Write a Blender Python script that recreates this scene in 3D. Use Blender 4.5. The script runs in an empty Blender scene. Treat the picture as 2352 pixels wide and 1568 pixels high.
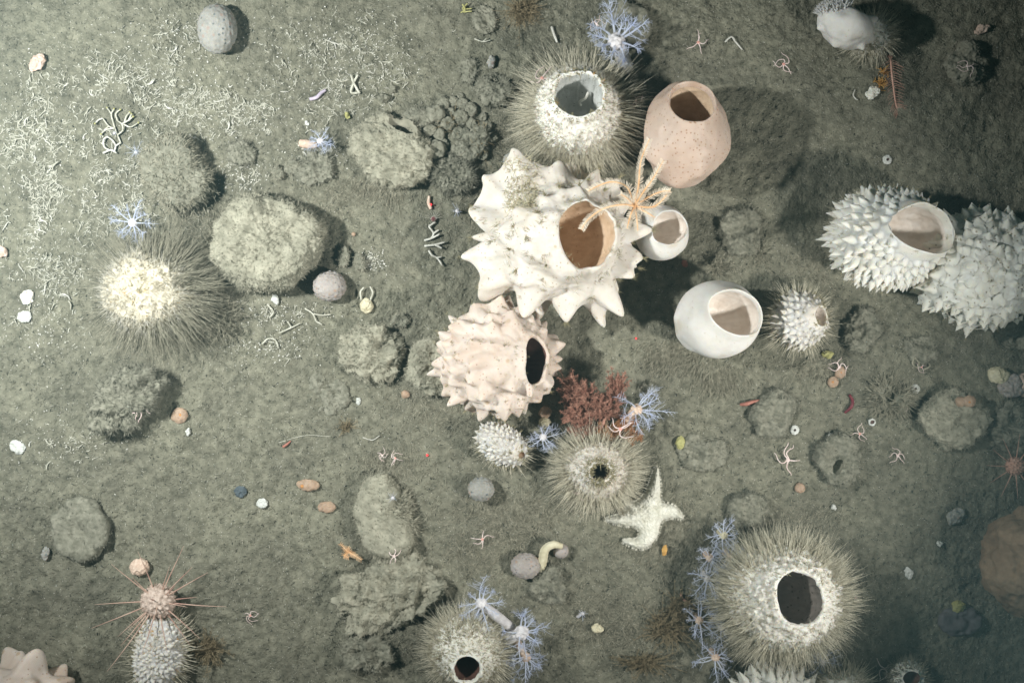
import bpy, math, random
import numpy as np
from mathutils import Vector

# ------------------------------------------------------------------ camera, world, lamps, exposure
sc = bpy.context.scene
H = 2.4                                   # camera height over the seabed
S = 2.048 / 2352                          # metres on the seabed per photo unit (photo 2352 x 1568 units)
cam = bpy.data.objects.new('camera', bpy.data.cameras.new('camera'))
cam.location = (0, 0, H); cam.data.sensor_width = 36; cam.data.lens = 36 * H / 2.048
cam.data.clip_end = 100; cam.data.clip_start = 0.02
sc.collection.objects.link(cam); sc.camera = cam
sc.view_settings.view_transform = 'Standard'; sc.view_settings.look = 'None'
sc.view_settings.exposure = 0.0; sc.view_settings.gamma = 1
w = bpy.data.worlds.new('World'); sc.world = w; w.use_nodes = True
bg = w.node_tree.nodes['Background']
bg.inputs[0].default_value = (0.24, 0.42, 0.43, 1); bg.inputs[1].default_value = 0.175
sc.cycles.max_bounces = 6; sc.cycles.diffuse_bounces = 4; sc.cycles.volume_bounces = 0
sc.cycles.transparent_max_bounces = 8
sc.cycles.use_denoising = True

def lamp(name, loc, target, power, color, cone, blend, radius=0.03):
    l = bpy.data.lights.new(name, 'SPOT'); l.energy = power; l.color = color
    l.spot_size = math.radians(cone); l.spot_blend = blend; l.shadow_soft_size = radius
    o = bpy.data.objects.new(name, l); o.location = loc
    o.rotation_euler = (Vector(target) - Vector(loc)).to_track_quat('-Z', 'Y').to_euler()
    sc.collection.objects.link(o); return o
# the survey vehicle's two lamps, one each side of the frame, and its scaling lasers
lamp('port_lamp', (-1.30, 0.34, 1.50), (-0.56, 0.32, 0.0), 405, (0.965, 1.0, 0.985), 90, 1.0, 0.06)
lamp('starboard_lamp', (1.42, -0.56, 1.36), (-0.14, 0.08, 0.0), 262, (1.0, 0.995, 0.95), 62, 1.0, 0.08)

rng = np.random.default_rng(7)
def W(dx, dy, z=0.0):
    k = S * (H - z) / H
    return np.array([(dx - 1176) * k, (784 - dy) * k, z])
def SZ(px, z=0.0): return px * S * (H - z) / H

# ------------------------------------------------------------------ noise
def _h(ix, iy, iz):
    with np.errstate(over='ignore'):
        n = (ix.astype(np.uint32) * np.uint32(374761393) + iy.astype(np.uint32) * np.uint32(668265263) + iz.astype(np.uint32) * np.uint32(2246822519))
        n = (n ^ (n >> np.uint32(13))) * np.uint32(1274126177)
        n = n ^ (n >> np.uint32(16))
    return n.astype(np.float64) / 4294967295.0
def n3(P):
    P = np.asarray(P, dtype=np.float64)
    Q = np.stack([P[..., 0] * .80 - P[..., 1] * .60, P[..., 0] * .48 + P[..., 1] * .64 - P[..., 2] * .60, P[..., 0] * .36 + P[..., 1] * .48 + P[..., 2] * .80], -1)
    return .72 * (_n3(P) + _n3(Q * 1.17 + 31.7))
def _n3(P):
    P = np.asarray(P, dtype=np.float64); f = np.floor(P); i = f.astype(np.int64); t = P - f; t = t * t * t * (t * (t * 6 - 15) + 10)
    x, y, z = i[..., 0], i[..., 1], i[..., 2]; a, b, c = t[..., 0], t[..., 1], t[..., 2]
    def L(p, q, s): return p + (q - p) * s
    x0 = L(L(_h(x, y, z), _h(x + 1, y, z), a), L(_h(x, y + 1, z), _h(x + 1, y + 1, z), a), b)
    x1 = L(L(_h(x, y, z + 1), _h(x + 1, y, z + 1), a), L(_h(x, y + 1, z + 1), _h(x + 1, y + 1, z + 1), a), b)
    return L(x0, x1, c) * 2 - 1
def fbm(P, octs=3, lac=2.03, gain=0.5):
    s = 0; a = 1; P = np.asarray(P, float).copy()
    for _ in range(octs):
        s = s + a * n3(P); P = P * lac + 17.3; a *= gain
    return s
def n2(x, y, sc_, seed=0):
    return n3(np.stack([np.asarray(x) / sc_ + seed * 7.1, np.asarray(y) / sc_ + seed * 3.7, np.full(np.shape(x), seed * 1.37)], -1))

# soft swells of the seabed: photo x, photo y, radius, height (photo units)
SWELL = [(420, 430, 95, 26), (330, 930, 110, 30), (1000, 840, 70, 16), (1190, 140, 60, 12), (640, 380, 60, 12),
         (860, 1460, 110, 16), (1500, 1330, 90, 12), (1330, 1180, 70, 10), (100, 760, 120, 12), (1180, 1100, 90, 14), (560, 1010, 120, -10),
         (1450, 1430, 80, 14), (150, 1000, 90, 12), (1640, 840, 70, 8), (90, 330, 120, 10)]
def G(x, y):
    x = np.asarray(x, float); y = np.asarray(y, float)
    h = 0.010 * n2(x, y, .31, 1) + 0.006 * n2(x, y, .12, 2) + 0.0046 * n2(x, y, .05, 3)
    r = n2(x, y, .021, 4); h = h + 0.0024 * r + 0.0016 * n2(x, y, .011, 5)
    m = np.clip(0.55 + 0.6 * n2(x, y, .16, 9), 0.15, 1.2)
    h = h + m * (0.0018 * (np.abs(n2(x, y, .0085, 6)) * -1.3 + .5) + 0.0013 * n2(x, y, .0048, 7) + 0.0008 * n2(x, y, .0028, 8))
    for (a, b, R, hh) in SWELL:
        c = W(a, b); h = h + hh * S * np.exp(-((x - c[0]) ** 2 + (y - c[1]) ** 2) / (R * S * .75) ** 2)
    return h
def GD(dx, dy):
    p = W(dx, dy); return float(G(p[0], p[1]))

# ------------------------------------------------------------------ mesh helpers
class MB:
    def __init__(s): s.V = []; s.F = []; s.n = 0
    def add(s, V, F):
        V = np.asarray(V, float).reshape(-1, 3); F = np.asarray(F, np.int64).reshape(-1, 4)
        s.V.append(V); s.F.append(F + s.n); s.n += len(V); return s
    def get(s): return np.concatenate(s.V), np.concatenate(s.F)
def mk(name, VF, mat, parent=None, base=None, smooth=True):
    if isinstance(VF, MB): VF = VF.get()
    V, F = VF
    if base is None: base = np.array(parent.location) if parent is not None else V.mean(0)
    base = np.asarray(base, float)
    me = bpy.data.meshes.new(name); V = V - base
    me.vertices.add(len(V)); me.vertices.foreach_set('co', V.astype(np.float32).ravel())
    me.loops.add(len(F) * 4); me.loops.foreach_set('vertex_index', F.astype(np.int32).ravel())
    me.polygons.add(len(F)); me.polygons.foreach_set('loop_start', np.arange(0, len(F) * 4, 4, dtype=np.int32))
    if smooth: me.polygons.foreach_set('use_smooth', np.ones(len(F), bool))
    me.update(calc_edges=True); me.validate()
    me.materials.append(mat)
    o = bpy.data.objects.new(name, me); sc.collection.objects.link(o)
    if parent is not None: o.parent = parent
    else: o.location = base
    return o
def tag(o, label=None, cat=None, group=None, kind=None):
    if label: o['label'] = label
    if cat: o['category'] = cat
    if group: o['group'] = group
    if kind: o['kind'] = kind
    return o
def thing(name, loc, label, cat, group=None):
    o = bpy.data.objects.new(name, None); sc.collection.objects.link(o); o.empty_display_size = .02
    o.location = tuple(float(v) for v in loc); return tag(o, label, cat, group)
def nz(v):
    v = np.asarray(v, float); return v / np.maximum(np.linalg.norm(v, axis=-1, keepdims=True), 1e-9)
def frame(o):
    o = nz(o); a = np.where(np.abs(o[..., 2:3]) < .9, np.array([0, 0, 1.]), np.array([1., 0, 0]))
    u = nz(np.cross(a, o)); return u, np.cross(o, u)
def ring_faces(nr, ns, close=True):
    i = np.arange(nr - 1)[:, None]; j = np.arange(ns if close else ns - 1)[None]; k = (j + 1) % ns
    return np.stack([i * ns + j, i * ns + k, (i + 1) * ns + k, (i + 1) * ns + j], -1).reshape(-1, 4)
def strands(root, d, L, wd, bend=None, seg=4, sides=3, taper=.85, wig=0.0):
    """many tapering curved threads at once"""
    root = np.atleast_2d(root); N = len(root); d = nz(d); L = np.broadcast_to(np.asarray(L, float), (N,)); wd = np.broadcast_to(np.asarray(wd, float), (N,))
    bend = np.zeros((N, 3)) if bend is None else np.atleast_2d(np.asarray(bend, float))
    t = np.linspace(0, 1, seg + 1)[None, :, None]
    P = root[:, None] + d[:, None] * L[:, None, None] * t + bend[:, None] * L[:, None, None] * t ** 2
    if wig: P = P + rng.normal(0, 1, P.shape) * (L[:, None, None] * wig) * t
    u, v = frame(d); a = np.arange(sides) * 2 * math.pi / sides
    off = np.cos(a)[None, :, None] * u[:, None] + np.sin(a)[None, :, None] * v[:, None]      # N,sides,3
    r = wd[:, None] * (1 - taper * t[:, :, 0] ** 1.3)
    V = P[:, :, None] + off[:, None] * r[:, :, None, None]
    f = ring_faces(seg + 1, sides); F = f[None] + (np.arange(N) * (seg + 1) * sides)[:, None, None]
    return V.reshape(-1, 3), F.reshape(-1, 4), P
def spline(pts, n):
    p = np.asarray(pts, float); p = np.concatenate([[2 * p[0] - p[1]], p, [2 * p[-1] - p[-2]]]); m = len(p) - 3
    out = []
    for s in np.linspace(0, m - 1e-6, n):
        i = int(s); t = s - i; a, b, c, d = p[i:i + 4]
        out.append(.5 * (2 * b + (c - a) * t + (2 * a - 5 * b + 4 * c - d) * t * t + (3 * b - a - 3 * c + d) * t ** 3))
    return np.array(out)
def tube(pts, rad, sides=8, flat=1.0, n=None, lump=0.0):
    p = spline(pts, n) if n else np.asarray(pts, float)
    rad = np.interp(np.linspace(0, 1, len(p)), np.linspace(0, 1, len(np.atleast_1d(rad))), np.atleast_1d(rad))
    T = nz(np.gradient(p, axis=0)); u = nz(np.cross(T, np.array([0, 0, 1.]) + 1e-4)); v = np.cross(u, T)
    a = np.arange(sides) * 2 * math.pi / sides
    V = p[:, None] + rad[:, None, None] * (np.cos(a)[None, :, None] * u[:, None] + flat * np.sin(a)[None, :, None] * v[:, None])
    if lump: V = V + rad[:, None, None] * lump * rng.normal(0, 1, V.shape)
    V = np.concatenate([p[:1, None].repeat(sides, 1), V, p[-1:, None].repeat(sides, 1)])
    return V.reshape(-1, 3), ring_faces(len(V), sides)

def surf(c, R, o=(0, 0, 1), ab=None, depth=0.0, spikes=None, noise=(), nr=90, ns=160, lip=0.0, rotz=0.0, ncav=36, belly=.12, cavnoise=0.02, seed=0, tilt=.0, flatten=None, boxy=False):
    """closed body of revolution-like shape with an optional mouth cavity.
    R ellipsoid radii, o mouth axis, ab mouth half angles, spikes=(dirs,h,w), noise=[(amp,scale)]"""
    c = np.asarray(c, float); R = np.asarray(R, float); o = nz(o); u = nz(np.array([1., 0, 0]) - o[0] * o) if abs(o[0]) < .95 else nz(np.array([0, 1., 0]) - o[1] * o); v = np.cross(o, u)
    ph = np.arange(ns) * 2 * math.pi / ns
    al = 0.002 * np.ones(ns)
    if ab is not None:
        a_, b_, r_ = ab; q = ph - r_
        al = a_ * b_ / np.sqrt((b_ * np.cos(q)) ** 2 + (a_ * np.sin(q)) ** 2)
        al = al * (1 + .05 * n3(np.stack([np.cos(ph) * 1.5 + seed, np.sin(ph) * 1.5, ph * 0], -1)))
    s = np.linspace(0, 1, nr) ** (1.15 if ab is not None else 1)
    th = al[None] + (math.pi - .002 - al[None]) * s[:, None]
    d = np.cos(th)[..., None] * o + np.sin(th)[..., None] * (np.cos(ph)[None, :, None] * u + np.sin(ph)[None, :, None] * v)
    cz, sz = math.cos(rotz), math.sin(rotz); M = np.array([[cz, -sz, 0], [sz, cz, 0], [0, 0, 1.]])
    def shape(d):
        P = ((d @ M) * R) @ M.T
        if boxy: zn = np.clip(d[..., 2:3], 0, 1); P = np.concatenate([P[..., :2] * (1 + .10 * zn * (1 - zn)), np.where(d[..., 2:3] > 0, R[2] * (1 - (1 - zn) ** 2.0) * .9, P[..., 2:3])], -1)
        Nn = nz(((d @ M) / R) @ M.T)
        k = 0
        for (amp, scl) in noise: k = k + amp * fbm(P / scl + seed * 5.3, 2)
        P = P + Nn * np.asarray(k)[..., None]
        if spikes is not None:
            D_, h_, w_ = spikes; sh = d.shape[:-1]; dd = d.reshape(-1, 3)
            cs = np.clip(dd @ D_.T, -1, 1); x = np.arccos(cs) / w_[None]
            xc = np.clip(x, 0, 1); kk = (.5 * (.5 + .5 * np.cos(math.pi * xc)) ** 1.1 + .5 * np.clip(1.08 - np.sqrt(x * x + .012), 0, 1) ** 1.15) * h_[None]
            if len(h_) < 100: kk = (.5 + .5 * np.cos(math.pi * xc)) ** .9 * h_[None]
            if len(h_) >= 180 and h_.mean() > 12 * S: kk = np.clip(1.04 - np.sqrt(x * x + .003), 0, 1) * h_[None]
            T = nz(D_ - tilt * o[None] * (1 - np.abs(D_ @ o))[:, None])
            P = P + (kk @ T).reshape(sh + (3,))
        return P
    P = shape(d)
    if lip and ab is not None:
        q_ = s / .022; P = P + o * (lip * 1.7 * q_ * np.exp(1 - q_))[:, None, None]
    if flatten is not None: P[..., 2] = np.maximum(P[..., 2], -flatten)
    out = (P.reshape(-1, 3) + c, ring_faces(nr, ns)[:, ::-1].copy()); cav = None
    if ab is not None and depth > 0:
        rim = P[0]; cr = rim.mean(0); rel = rim - cr; zz = rel @ o; lat = rel - zz[:, None] * o
        t = np.linspace(0, 1, ncav) ** .8; q = t * math.pi / 2
        rho = np.cos(q) ** .72 * (1 + belly * np.sin(np.clip(q * 2, 0, math.pi)))
        z = -depth * np.sin(q) ** 1.25
        C = cr + lat[None] * rho[:, None, None] + (z[:, None] + zz[None] * (1 - t)[:, None])[..., None] * o
        C = C + (cavnoise * np.linalg.norm(lat, axis=1).mean() * np.sin(t * math.pi))[:, None, None] * nz(lat)[None] * (fbm(C / (depth * .3) + 3, 2) * 1.0)[..., None]
        C = C + (np.sin(t * math.pi) * np.linalg.norm(lat, axis=1).mean())[:, None, None] * nz(lat)[None] * (.010 * np.sin(ph * 13 + 3 * np.sin(ph * 2) + seed))[None, :, None]
        C[0] = rim
        cav = (C.reshape(-1, 3) + c, ring_faces(ncav, ns))
    return out, cav
def normals(VF):
    V, F = VF; n = np.cross(V[F[:, 2]] - V[F[:, 0]], V[F[:, 3]] - V[F[:, 1]]); N = np.zeros_like(V)
    for k in range(4): np.add.at(N, F[:, k], n)
    return nz(N)
def fib(n, jit, seed=0):
    r = np.random.default_rng(seed); i = np.arange(n) + .5; th = np.arccos(1 - 2 * i / n); p = math.pi * (1 + 5 ** .5) * i
    return nz(np.stack([np.sin(th) * np.cos(p), np.sin(th) * np.sin(p), np.cos(th)], -1) + r.normal(0, jit, (n, 3)))

# ------------------------------------------------------------------ materials
def mat(name, c1, c2, scale=40, rough=.85, bump=.3, bscale=None, bdist=.002, spots=None, spots2=None, sss=0.0, sssr=(.02, .012, .006), alpha=1.0, spec=.25, transl=0.0, detail=6, contrast=(.35, .65), emis=None):
    m = bpy.data.materials.new(name); m.use_nodes = True; nt = m.node_tree; nd = nt.nodes; lk = nt.links; b = nd['Principled BSDF']
    tc = nd.new('ShaderNodeTexCoord'); n = nd.new('ShaderNodeTexNoise'); n.inputs['Scale'].default_value = scale; n.inputs['Detail'].default_value = detail
    n.inputs['Roughness'].default_value = .62
    lk.new(tc.outputs['Object'], n.inputs['Vector'])
    r = nd.new('ShaderNodeValToRGB'); e = r.color_ramp.elements; e[0].position, e[1].position = contrast; e[0].color = (*c1, 1); e[1].color = (*c2, 1)
    lk.new(n.outputs['Fac'], r.inputs[0]); col = r.outputs[0]
    for sp in (spots, spots2):
        if not sp: continue
        sscale, srad, scol, dens = sp
        vo = nd.new('ShaderNodeTexVoronoi'); vo.inputs['Scale'].default_value = sscale; lk.new(tc.outputs['Object'], vo.inputs['Vector'])
        mr = nd.new('ShaderNodeMapRange'); mr.inputs[1].default_value = srad * .6; mr.inputs[2].default_value = srad; mr.inputs[3].default_value = 1; mr.inputs[4].default_value = 0
        lk.new(vo.outputs['Distance'], mr.inputs[0])
        se = nd.new('ShaderNodeSeparateColor'); lk.new(vo.outputs['Color'], se.inputs[0])
        ct = nd.new('ShaderNodeMath'); ct.operation = 'LESS_THAN'; ct.inputs[1].default_value = dens; lk.new(se.outputs[0], ct.inputs[0])
        mu = nd.new('ShaderNodeMath'); mu.operation = 'MULTIPLY'; lk.new(mr.outputs[0], mu.inputs[0]); lk.new(ct.outputs[0], mu.inputs[1])
        mx = nd.new('ShaderNodeMix'); mx.data_type = 'RGBA'; lk.new(mu.outputs[0], mx.inputs[0]); lk.new(col, mx.inputs[6]); mx.inputs[7].default_value = (*scol, 1); col = mx.outputs[2]
    lk.new(col, b.inputs['Base Color'])
    b.inputs['Roughness'].default_value = rough; b.inputs['Specular IOR Level'].default_value = spec
    if bump:
        bn = nd.new('ShaderNodeTexNoise'); bn.inputs['Scale'].default_value = bscale or scale * 4; bn.inputs['Detail'].default_value = 5; lk.new(tc.outputs['Object'], bn.inputs['Vector'])
        bp = nd.new('ShaderNodeBump'); bp.inputs['Strength'].default_value = bump; bp.inputs['Distance'].default_value = bdist
        lk.new(bn.outputs['Fac'], bp.inputs['Height']); lk.new(bp.outputs[0], b.inputs['Normal'])
    if sss: b.inputs['Subsurface Weight'].default_value = sss; b.inputs['Subsurface Radius'].default_value = sssr; b.inputs['Subsurface Scale'].default_value = 1.0
    if alpha < 1: b.inputs['Alpha'].default_value = alpha
    if emis: b.inputs['Emission Color'].default_value = (*emis[0], 1); b.inputs['Emission Strength'].default_value = emis[1]
    if transl:
        t = nd.new('ShaderNodeBsdfTranslucent'); lk.new(col, t.inputs[0]); x = nd.new('ShaderNodeMixShader'); x.inputs[0].default_value = transl
        lk.new(b.outputs[0], x.inputs[1]); lk.new(t.outputs[0], x.inputs[2]); lk.new(x.outputs[0], nd['Material Output'].inputs[0])
    return m
M = {}
M['seabed'] = mat('sediment', (.096, .093, .068), (.234, .222, .168), 60, .95, 1.0, 260, .0035, spots=(260, .32, (.02, .02, .015), .16), spots2=(230, .2, (.50, .47, .40), .07), contrast=(.3, .7), detail=9)
M['mound'] = mat('caked_sediment', (.20, .188, .14), (.37, .345, .265), 45, .97, .5, 500, .0012, spots=(260, .3, (.05, .05, .035), .16), spots2=(420, .2, (.55, .52, .42), .04), detail=9)
M['lump'] = mat('lump_sediment', (.135, .13, .096), (.265, .25, .195), 80, .97, .6, 500, .0014, spots=(500, .3, (.06, .06, .04), .1), detail=8)
M['white'] = mat('white_sponge_skin', (.58, .515, .44), (.70, .64, .575), 22, .6, .25, 110, .0022, spots=(150, .26, (.40, .31, .22), .28), spots2=(60, .25, (.52, .44, .33), .12), sss=.3)
M['peach'] = mat('peach_sponge_skin', (.54, .42, .34), (.66, .57, .50), 16, .6, .25, 110, .0022, spots=(150, .26, (.38, .24, .16), .35), spots2=(50, .3, (.50, .38, .27), .15), sss=.3)
M['cream'] = mat('cream_sponge_skin', (.66, .62, .53), (.76, .73, .65), 18, .65, .3, 260, .0008, spots=(120, .27, (.30, .25, .18), .42), sss=.2)
M['cool'] = mat('cool_white_sponge_skin', (.66, .61, .53), (.82, .78, .71), 30, .7, .4, 200, .0012, spots=(140, .18, (.40, .34, .26), .2), sss=.3)
M['pink'] = mat('pink_brown_sponge_skin', (.48, .35, .275), (.62, .49, .405), 9, .55, .25, 240, .0008, spots=(135, .27, (.36, .21, .13), .8), spots2=(10, .35, (.36, .23, .15), .4), sss=.25)
M['smooth'] = mat('smooth_white_skin', (.62, .58, .53), (.72, .69, .65), 18, .75, .5, 190, .0012, spots=(140, .2, (.50, .42, .34), .25), spots2=(22, .4, (.58, .52, .44), .35), sss=.3)
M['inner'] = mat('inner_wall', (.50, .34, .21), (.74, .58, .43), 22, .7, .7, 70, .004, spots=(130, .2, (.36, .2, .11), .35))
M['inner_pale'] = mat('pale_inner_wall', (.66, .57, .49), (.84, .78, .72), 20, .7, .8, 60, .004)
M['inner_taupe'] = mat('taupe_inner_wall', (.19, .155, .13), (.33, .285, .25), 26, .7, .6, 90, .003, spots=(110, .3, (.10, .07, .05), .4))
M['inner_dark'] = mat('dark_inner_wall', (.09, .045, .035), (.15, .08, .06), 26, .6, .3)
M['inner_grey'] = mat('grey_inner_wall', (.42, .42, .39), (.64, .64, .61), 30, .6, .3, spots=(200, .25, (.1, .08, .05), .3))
M['hair'] = mat('tan_hair', (.36, .32, .22), (.70, .65, .52), 120, .8, 0)
M['hair2'] = mat('olive_hair', (.18, .165, .118), (.40, .37, .28), 120, .8, 0)
M['hairpale'] = mat('pale_hair', (.45, .42, .34), (.62, .59, .52), 120, .7, 0)
M['fuzz'] = mat('silt_fuzz', (.18, .17, .125), (.42, .39, .30), 160, .95, 0)
M['fuzzdim'] = mat('dim_silt_fuzz', (.12, .115, .085), (.29, .275, .215), 160, .95, 0)
M['pale'] = mat('pale_fibre', (.26, .25, .19), (.50, .47, .38), 90, .9, 0)
M['tufty'] = mat('tufted_skin', (.44, .385, .28), (.60, .54, .43), 60, .9, .8, 160, .003, spots=(110, .25, (.34, .24, .12), .3))
M['spic'] = mat('cream_spicule', (.42, .375, .28), (.62, .57, .47), 90, .8, 0)
M['tuft'] = mat('silt_tuft', (.22, .19, .10), (.40, .35, .22), 200, .9, 0)
M['detritus'] = mat('detritus_fibre', (.10, .095, .065), (.27, .25, .18), 60, .95, 0)
M['dark'] = mat('dark_fleck', (.012, .014, .012), (.04, .042, .034), 60, .9, 0)
M['grit'] = mat('pale_grit', (.45, .43, .35), (.80, .78, .72), 40, .7, 0)
M['twig'] = mat('bleached_coral', (.34, .325, .255), (.62, .60, .51), 60, .85, .6, 500, .001)
M['twigw'] = mat('white_coral', (.45, .43, .37), (.64, .62, .56), 60, .8, .5, 400, .001)
M['blue'] = mat('blue_tentacle', (.76, .81, .97), (.90, .93, 1.0), 60, .5, 0, alpha=.5, transl=.4)
M['bluebody'] = mat('pale_body', (.50, .47, .47), (.72, .68, .68), 90, .6, .5, 300, .001)
M['pinkbody'] = mat('pinkish_body', (.52, .36, .27), (.70, .55, .44), 90, .6, .5, 300, .001)
M['orange'] = mat('orange_arm', (.66, .36, .16), (.82, .56, .34), 70, .7, .2)
M['pinnule'] = mat('pale_pinnule', (.78, .64, .48), (.9, .82, .70), 70, .7, 0)
M['rosearm'] = mat('rose_arm', (.42, .22, .16), (.58, .36, .28), 70, .7, 0)
M['red'] = mat('red_bush', (.27, .115, .08), (.45, .25, .18), 120, .8, 0)
M['rust'] = mat('rust_bush', (.34, .15, .06), (.5, .26, .13), 120, .8, 0)
M['star'] = mat('cream_starfish', (.55, .52, .42), (.76, .73, .64), 60, .7, .8, 330, .0016, spots=(300, .2, (.45, .40, .28), .4))
M['brittle'] = mat('brittle_star_arm', (.62, .46, .42), (.82, .70, .66), 120, .6, 0)
M['brittled'] = mat('brittle_star_disc', (.62, .26, .20), (.74, .42, .36), 120, .6, .3)
M['urchin'] = mat('urchin_test', (.38, .28, .22), (.66, .53, .45), 150, .7, .7, 300, .002)
M['spine'] = mat('urchin_spine', (.36, .19, .15), (.60, .44, .34), 30, .5, 0)
M['jelly'] = mat('grey_jelly', (.25, .24, .215), (.35, .335, .305), 40, .6, .5, 260, .002, spots=(75, .34, (.30, .235, .20), .4), spots2=(110, .32, (.13, .14, .14), .35), sss=.3, spec=.2)
M['jellyp'] = mat('pinkish_jelly', (.30, .26, .235), (.40, .36, .335), 40, .6, .6, 260, .002, spots=(90, .34, (.34, .25, .20), .4), spots2=(150, .32, (.17, .155, .15), .35), sss=.3, spec=.2)
M['tan'] = mat('orange_tan_skin', (.30, .205, .14), (.42, .30, .215), 90, .6, .4, 400, .0008, sss=.2)
M['tanspot'] = mat('orange_spot', (.42, .17, .05), (.5, .24, .08), 90, .6, 0)
M['shell'] = mat('shell_white', (.46, .46, .41), (.64, .64, .60), 70, .5, .6, 260, .001)
M['shellpink'] = mat('shell_pink', (.48, .34, .26), (.62, .48, .40), 70, .5, .6, 260, .001)
M['yellow'] = mat('yellow_sponge', (.30, .28, .10), (.44, .42, .19), 80, .8, .5)
M['orangeb'] = mat('orange_sponge', (.50, .26, .07), (.62, .38, .12), 80, .7, .4)
M['slate'] = mat('slate', (.055, .07, .08), (.10, .12, .13), 60, .7, .5, spots=(300, .25, (.2, .2, .15), .25))
M['wormlilac'] = mat('lilac_worm', (.42, .36, .44), (.55, .48, .55), 60, .5, 0)
M['wormred'] = mat('red_worm', (.11, .012, .02), (.17, .025, .035), 60, .4, 0)
M['redskin'] = mat('red_shrimp', (.30, .11, .08), (.44, .20, .15), 90, .5, 0)
M['boulder'] = mat('brown_sponge', (.15, .095, .06), (.38, .265, .175), 11, .9, .9, 60, .008, detail=8)
M['greypurple'] = mat('grey_purple_skin', (.10, .095, .10), (.14, .13, .135), 30, .6, .2)
M['brownhyd'] = mat('brown_hydroid', (.20, .15, .085), (.33, .27, .17), 90, .85, 0)
M['creamtube'] = mat('cream_tube', (.52, .46, .30), (.66, .60, .44), 60, .7, .6)
M['glow'] = mat('laser_spot', (1, .05, .05), (1, .05, .05), 10, .5, 0, emis=((1, .02, .03), 2.2))

# ------------------------------------------------------------------ seabed
def macro(m):
    nt = m.node_tree; b = nt.nodes['Principled BSDF']; src = b.inputs['Base Color'].links[0].from_socket
    tc = nt.nodes.new('ShaderNodeTexCoord'); n = nt.nodes.new('ShaderNodeTexNoise'); n.inputs['Scale'].default_value = 7; n.inputs['Detail'].default_value = 7; n.inputs['Roughness'].default_value = .6
    nt.links.new(tc.outputs['Object'], n.inputs['Vector']); r = nt.nodes.new('ShaderNodeValToRGB'); e = r.color_ramp.elements
    e[0].position, e[1].position = .36, .64; e[0].color = (.84, .83, .82, 1); e[1].color = (1.14, 1.13, 1.10, 1)
    nt.links.new(n.outputs['Fac'], r.inputs[0]); x = nt.nodes.new('ShaderNodeMix'); x.data_type = 'RGBA'; x.blend_type = 'MULTIPLY'; x.inputs[0].default_value = 1
    nt.links.new(src, x.inputs[6]); nt.links.new(r.outputs[0], x.inputs[7]); nt.links.new(x.outputs[2], b.inputs['Base Color'])
macro(M['seabed'])
def axis(lo, hi, step, far, n):
    core = np.arange(lo, hi, step); e = step * 1.0; ext = []; x = 0
    g = np.geomspace(step, far, n).cumsum(); g = g / g[-1] * far
    return np.concatenate([(lo - g)[::-1], core, core[-1] + g])
xs = axis(-1.10, 1.10, .0022, 9, 46); ys = axis(-.76, .76, .0022, 9, 46)
X, Y = np.meshgrid(xs, ys); Z = G(X, Y); edge = np.clip((np.maximum(np.abs(X), np.abs(Y)) - 1.2) / 2, 0, 1)
Z = Z + edge * .05 * n2(X, Y, .8, 21)
ny, nx = X.shape
i = np.arange(ny - 1)[:, None]; j = np.arange(nx - 1)[None]
Fg = np.stack([i * nx + j, i * nx + j + 1, (i + 1) * nx + j + 1, (i + 1) * nx + j], -1).reshape(-1, 4)
tag(mk('seabed', (np.stack([X, Y, Z], -1).reshape(-1, 3), Fg), M['seabed'], base=(0, 0, 0)), kind='structure')

# ------------------------------------------------------------------ sponges
def hair_on(VF, n, L, wd, o=(0, 0, 1), keep=None, out=.35, mat_='hair', parent=None, name='hair', spread=.09, droop=.2, center=None, lvar=.35, seg=5, maxo=.86, bias=None, wig=.012):
    V, F = VF; N = normals(VF); c = V.mean(0) if center is None else center
    o = nz(o)
    rel = nz(V - c); w_ = (rel @ o < maxo) & (V[:, 2] > c[2] * 0 - .01)
    if keep is not None: w_ &= keep(rel)
    if name == 'hair' and mat_ != 'hairpale': w_[:int(len(V) * .07)] = False
    idx = np.where(w_)[0]
    a = np.abs(np.cross(V[F[:, 2]] - V[F[:, 0]], V[F[:, 3]] - V[F[:, 1]])); area = np.zeros(len(V)); np.add.at(area, F[:, 0], np.linalg.norm(a, axis=1))
    p = area[idx]; 
    if bias is not None: p = p * bias(rel[idx])
    p = p / p.sum(); ii = rng.choice(idx, n, p=p)
    hz = rel[ii] * np.array([1, 1, .25])
    d = nz(N[ii] * 1.0 + hz * out + rng.normal(0, spread * 1.3, (n, 3))); d[:, 2] = np.maximum(d[:, 2], -.3)
    cell = np.floor((V[ii] + rng.normal(0, .0012, V[ii].shape)) / .010).astype(np.int64); cr_ = np.stack([_h(cell[:, 0] + q, cell[:, 1] * 3 + q, cell[:, 2] + 7 * q) for q in range(3)], -1) - .5; d = nz(d + .55 * cr_)
    b = np.zeros((n, 3)); b[:, 2] = -droop; b[:, :2] = rng.normal(0, .06, (n, 2))
    Ls = L * (1 + lvar * rng.normal(0, 1, n)).clip(.3, 1.8)
    VV, FF, P = strands(V[ii] - N[ii] * .001, d, Ls, wd * rng.uniform(.6, 1.5, n), b, seg=seg, wig=wig)
    return mk(name, (VV, FF), M[mat_], parent)
def pile(VF, c, t, n=5000, L=9, o=(0, 0, 1), mo=.97):
    return hair_on(VF, n, SZ(L), .0007, o, parent=t, center=c, maxo=mo, out=.7, name='spicule_pile', mat_='spic', spread=.35, seg=2)
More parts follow.
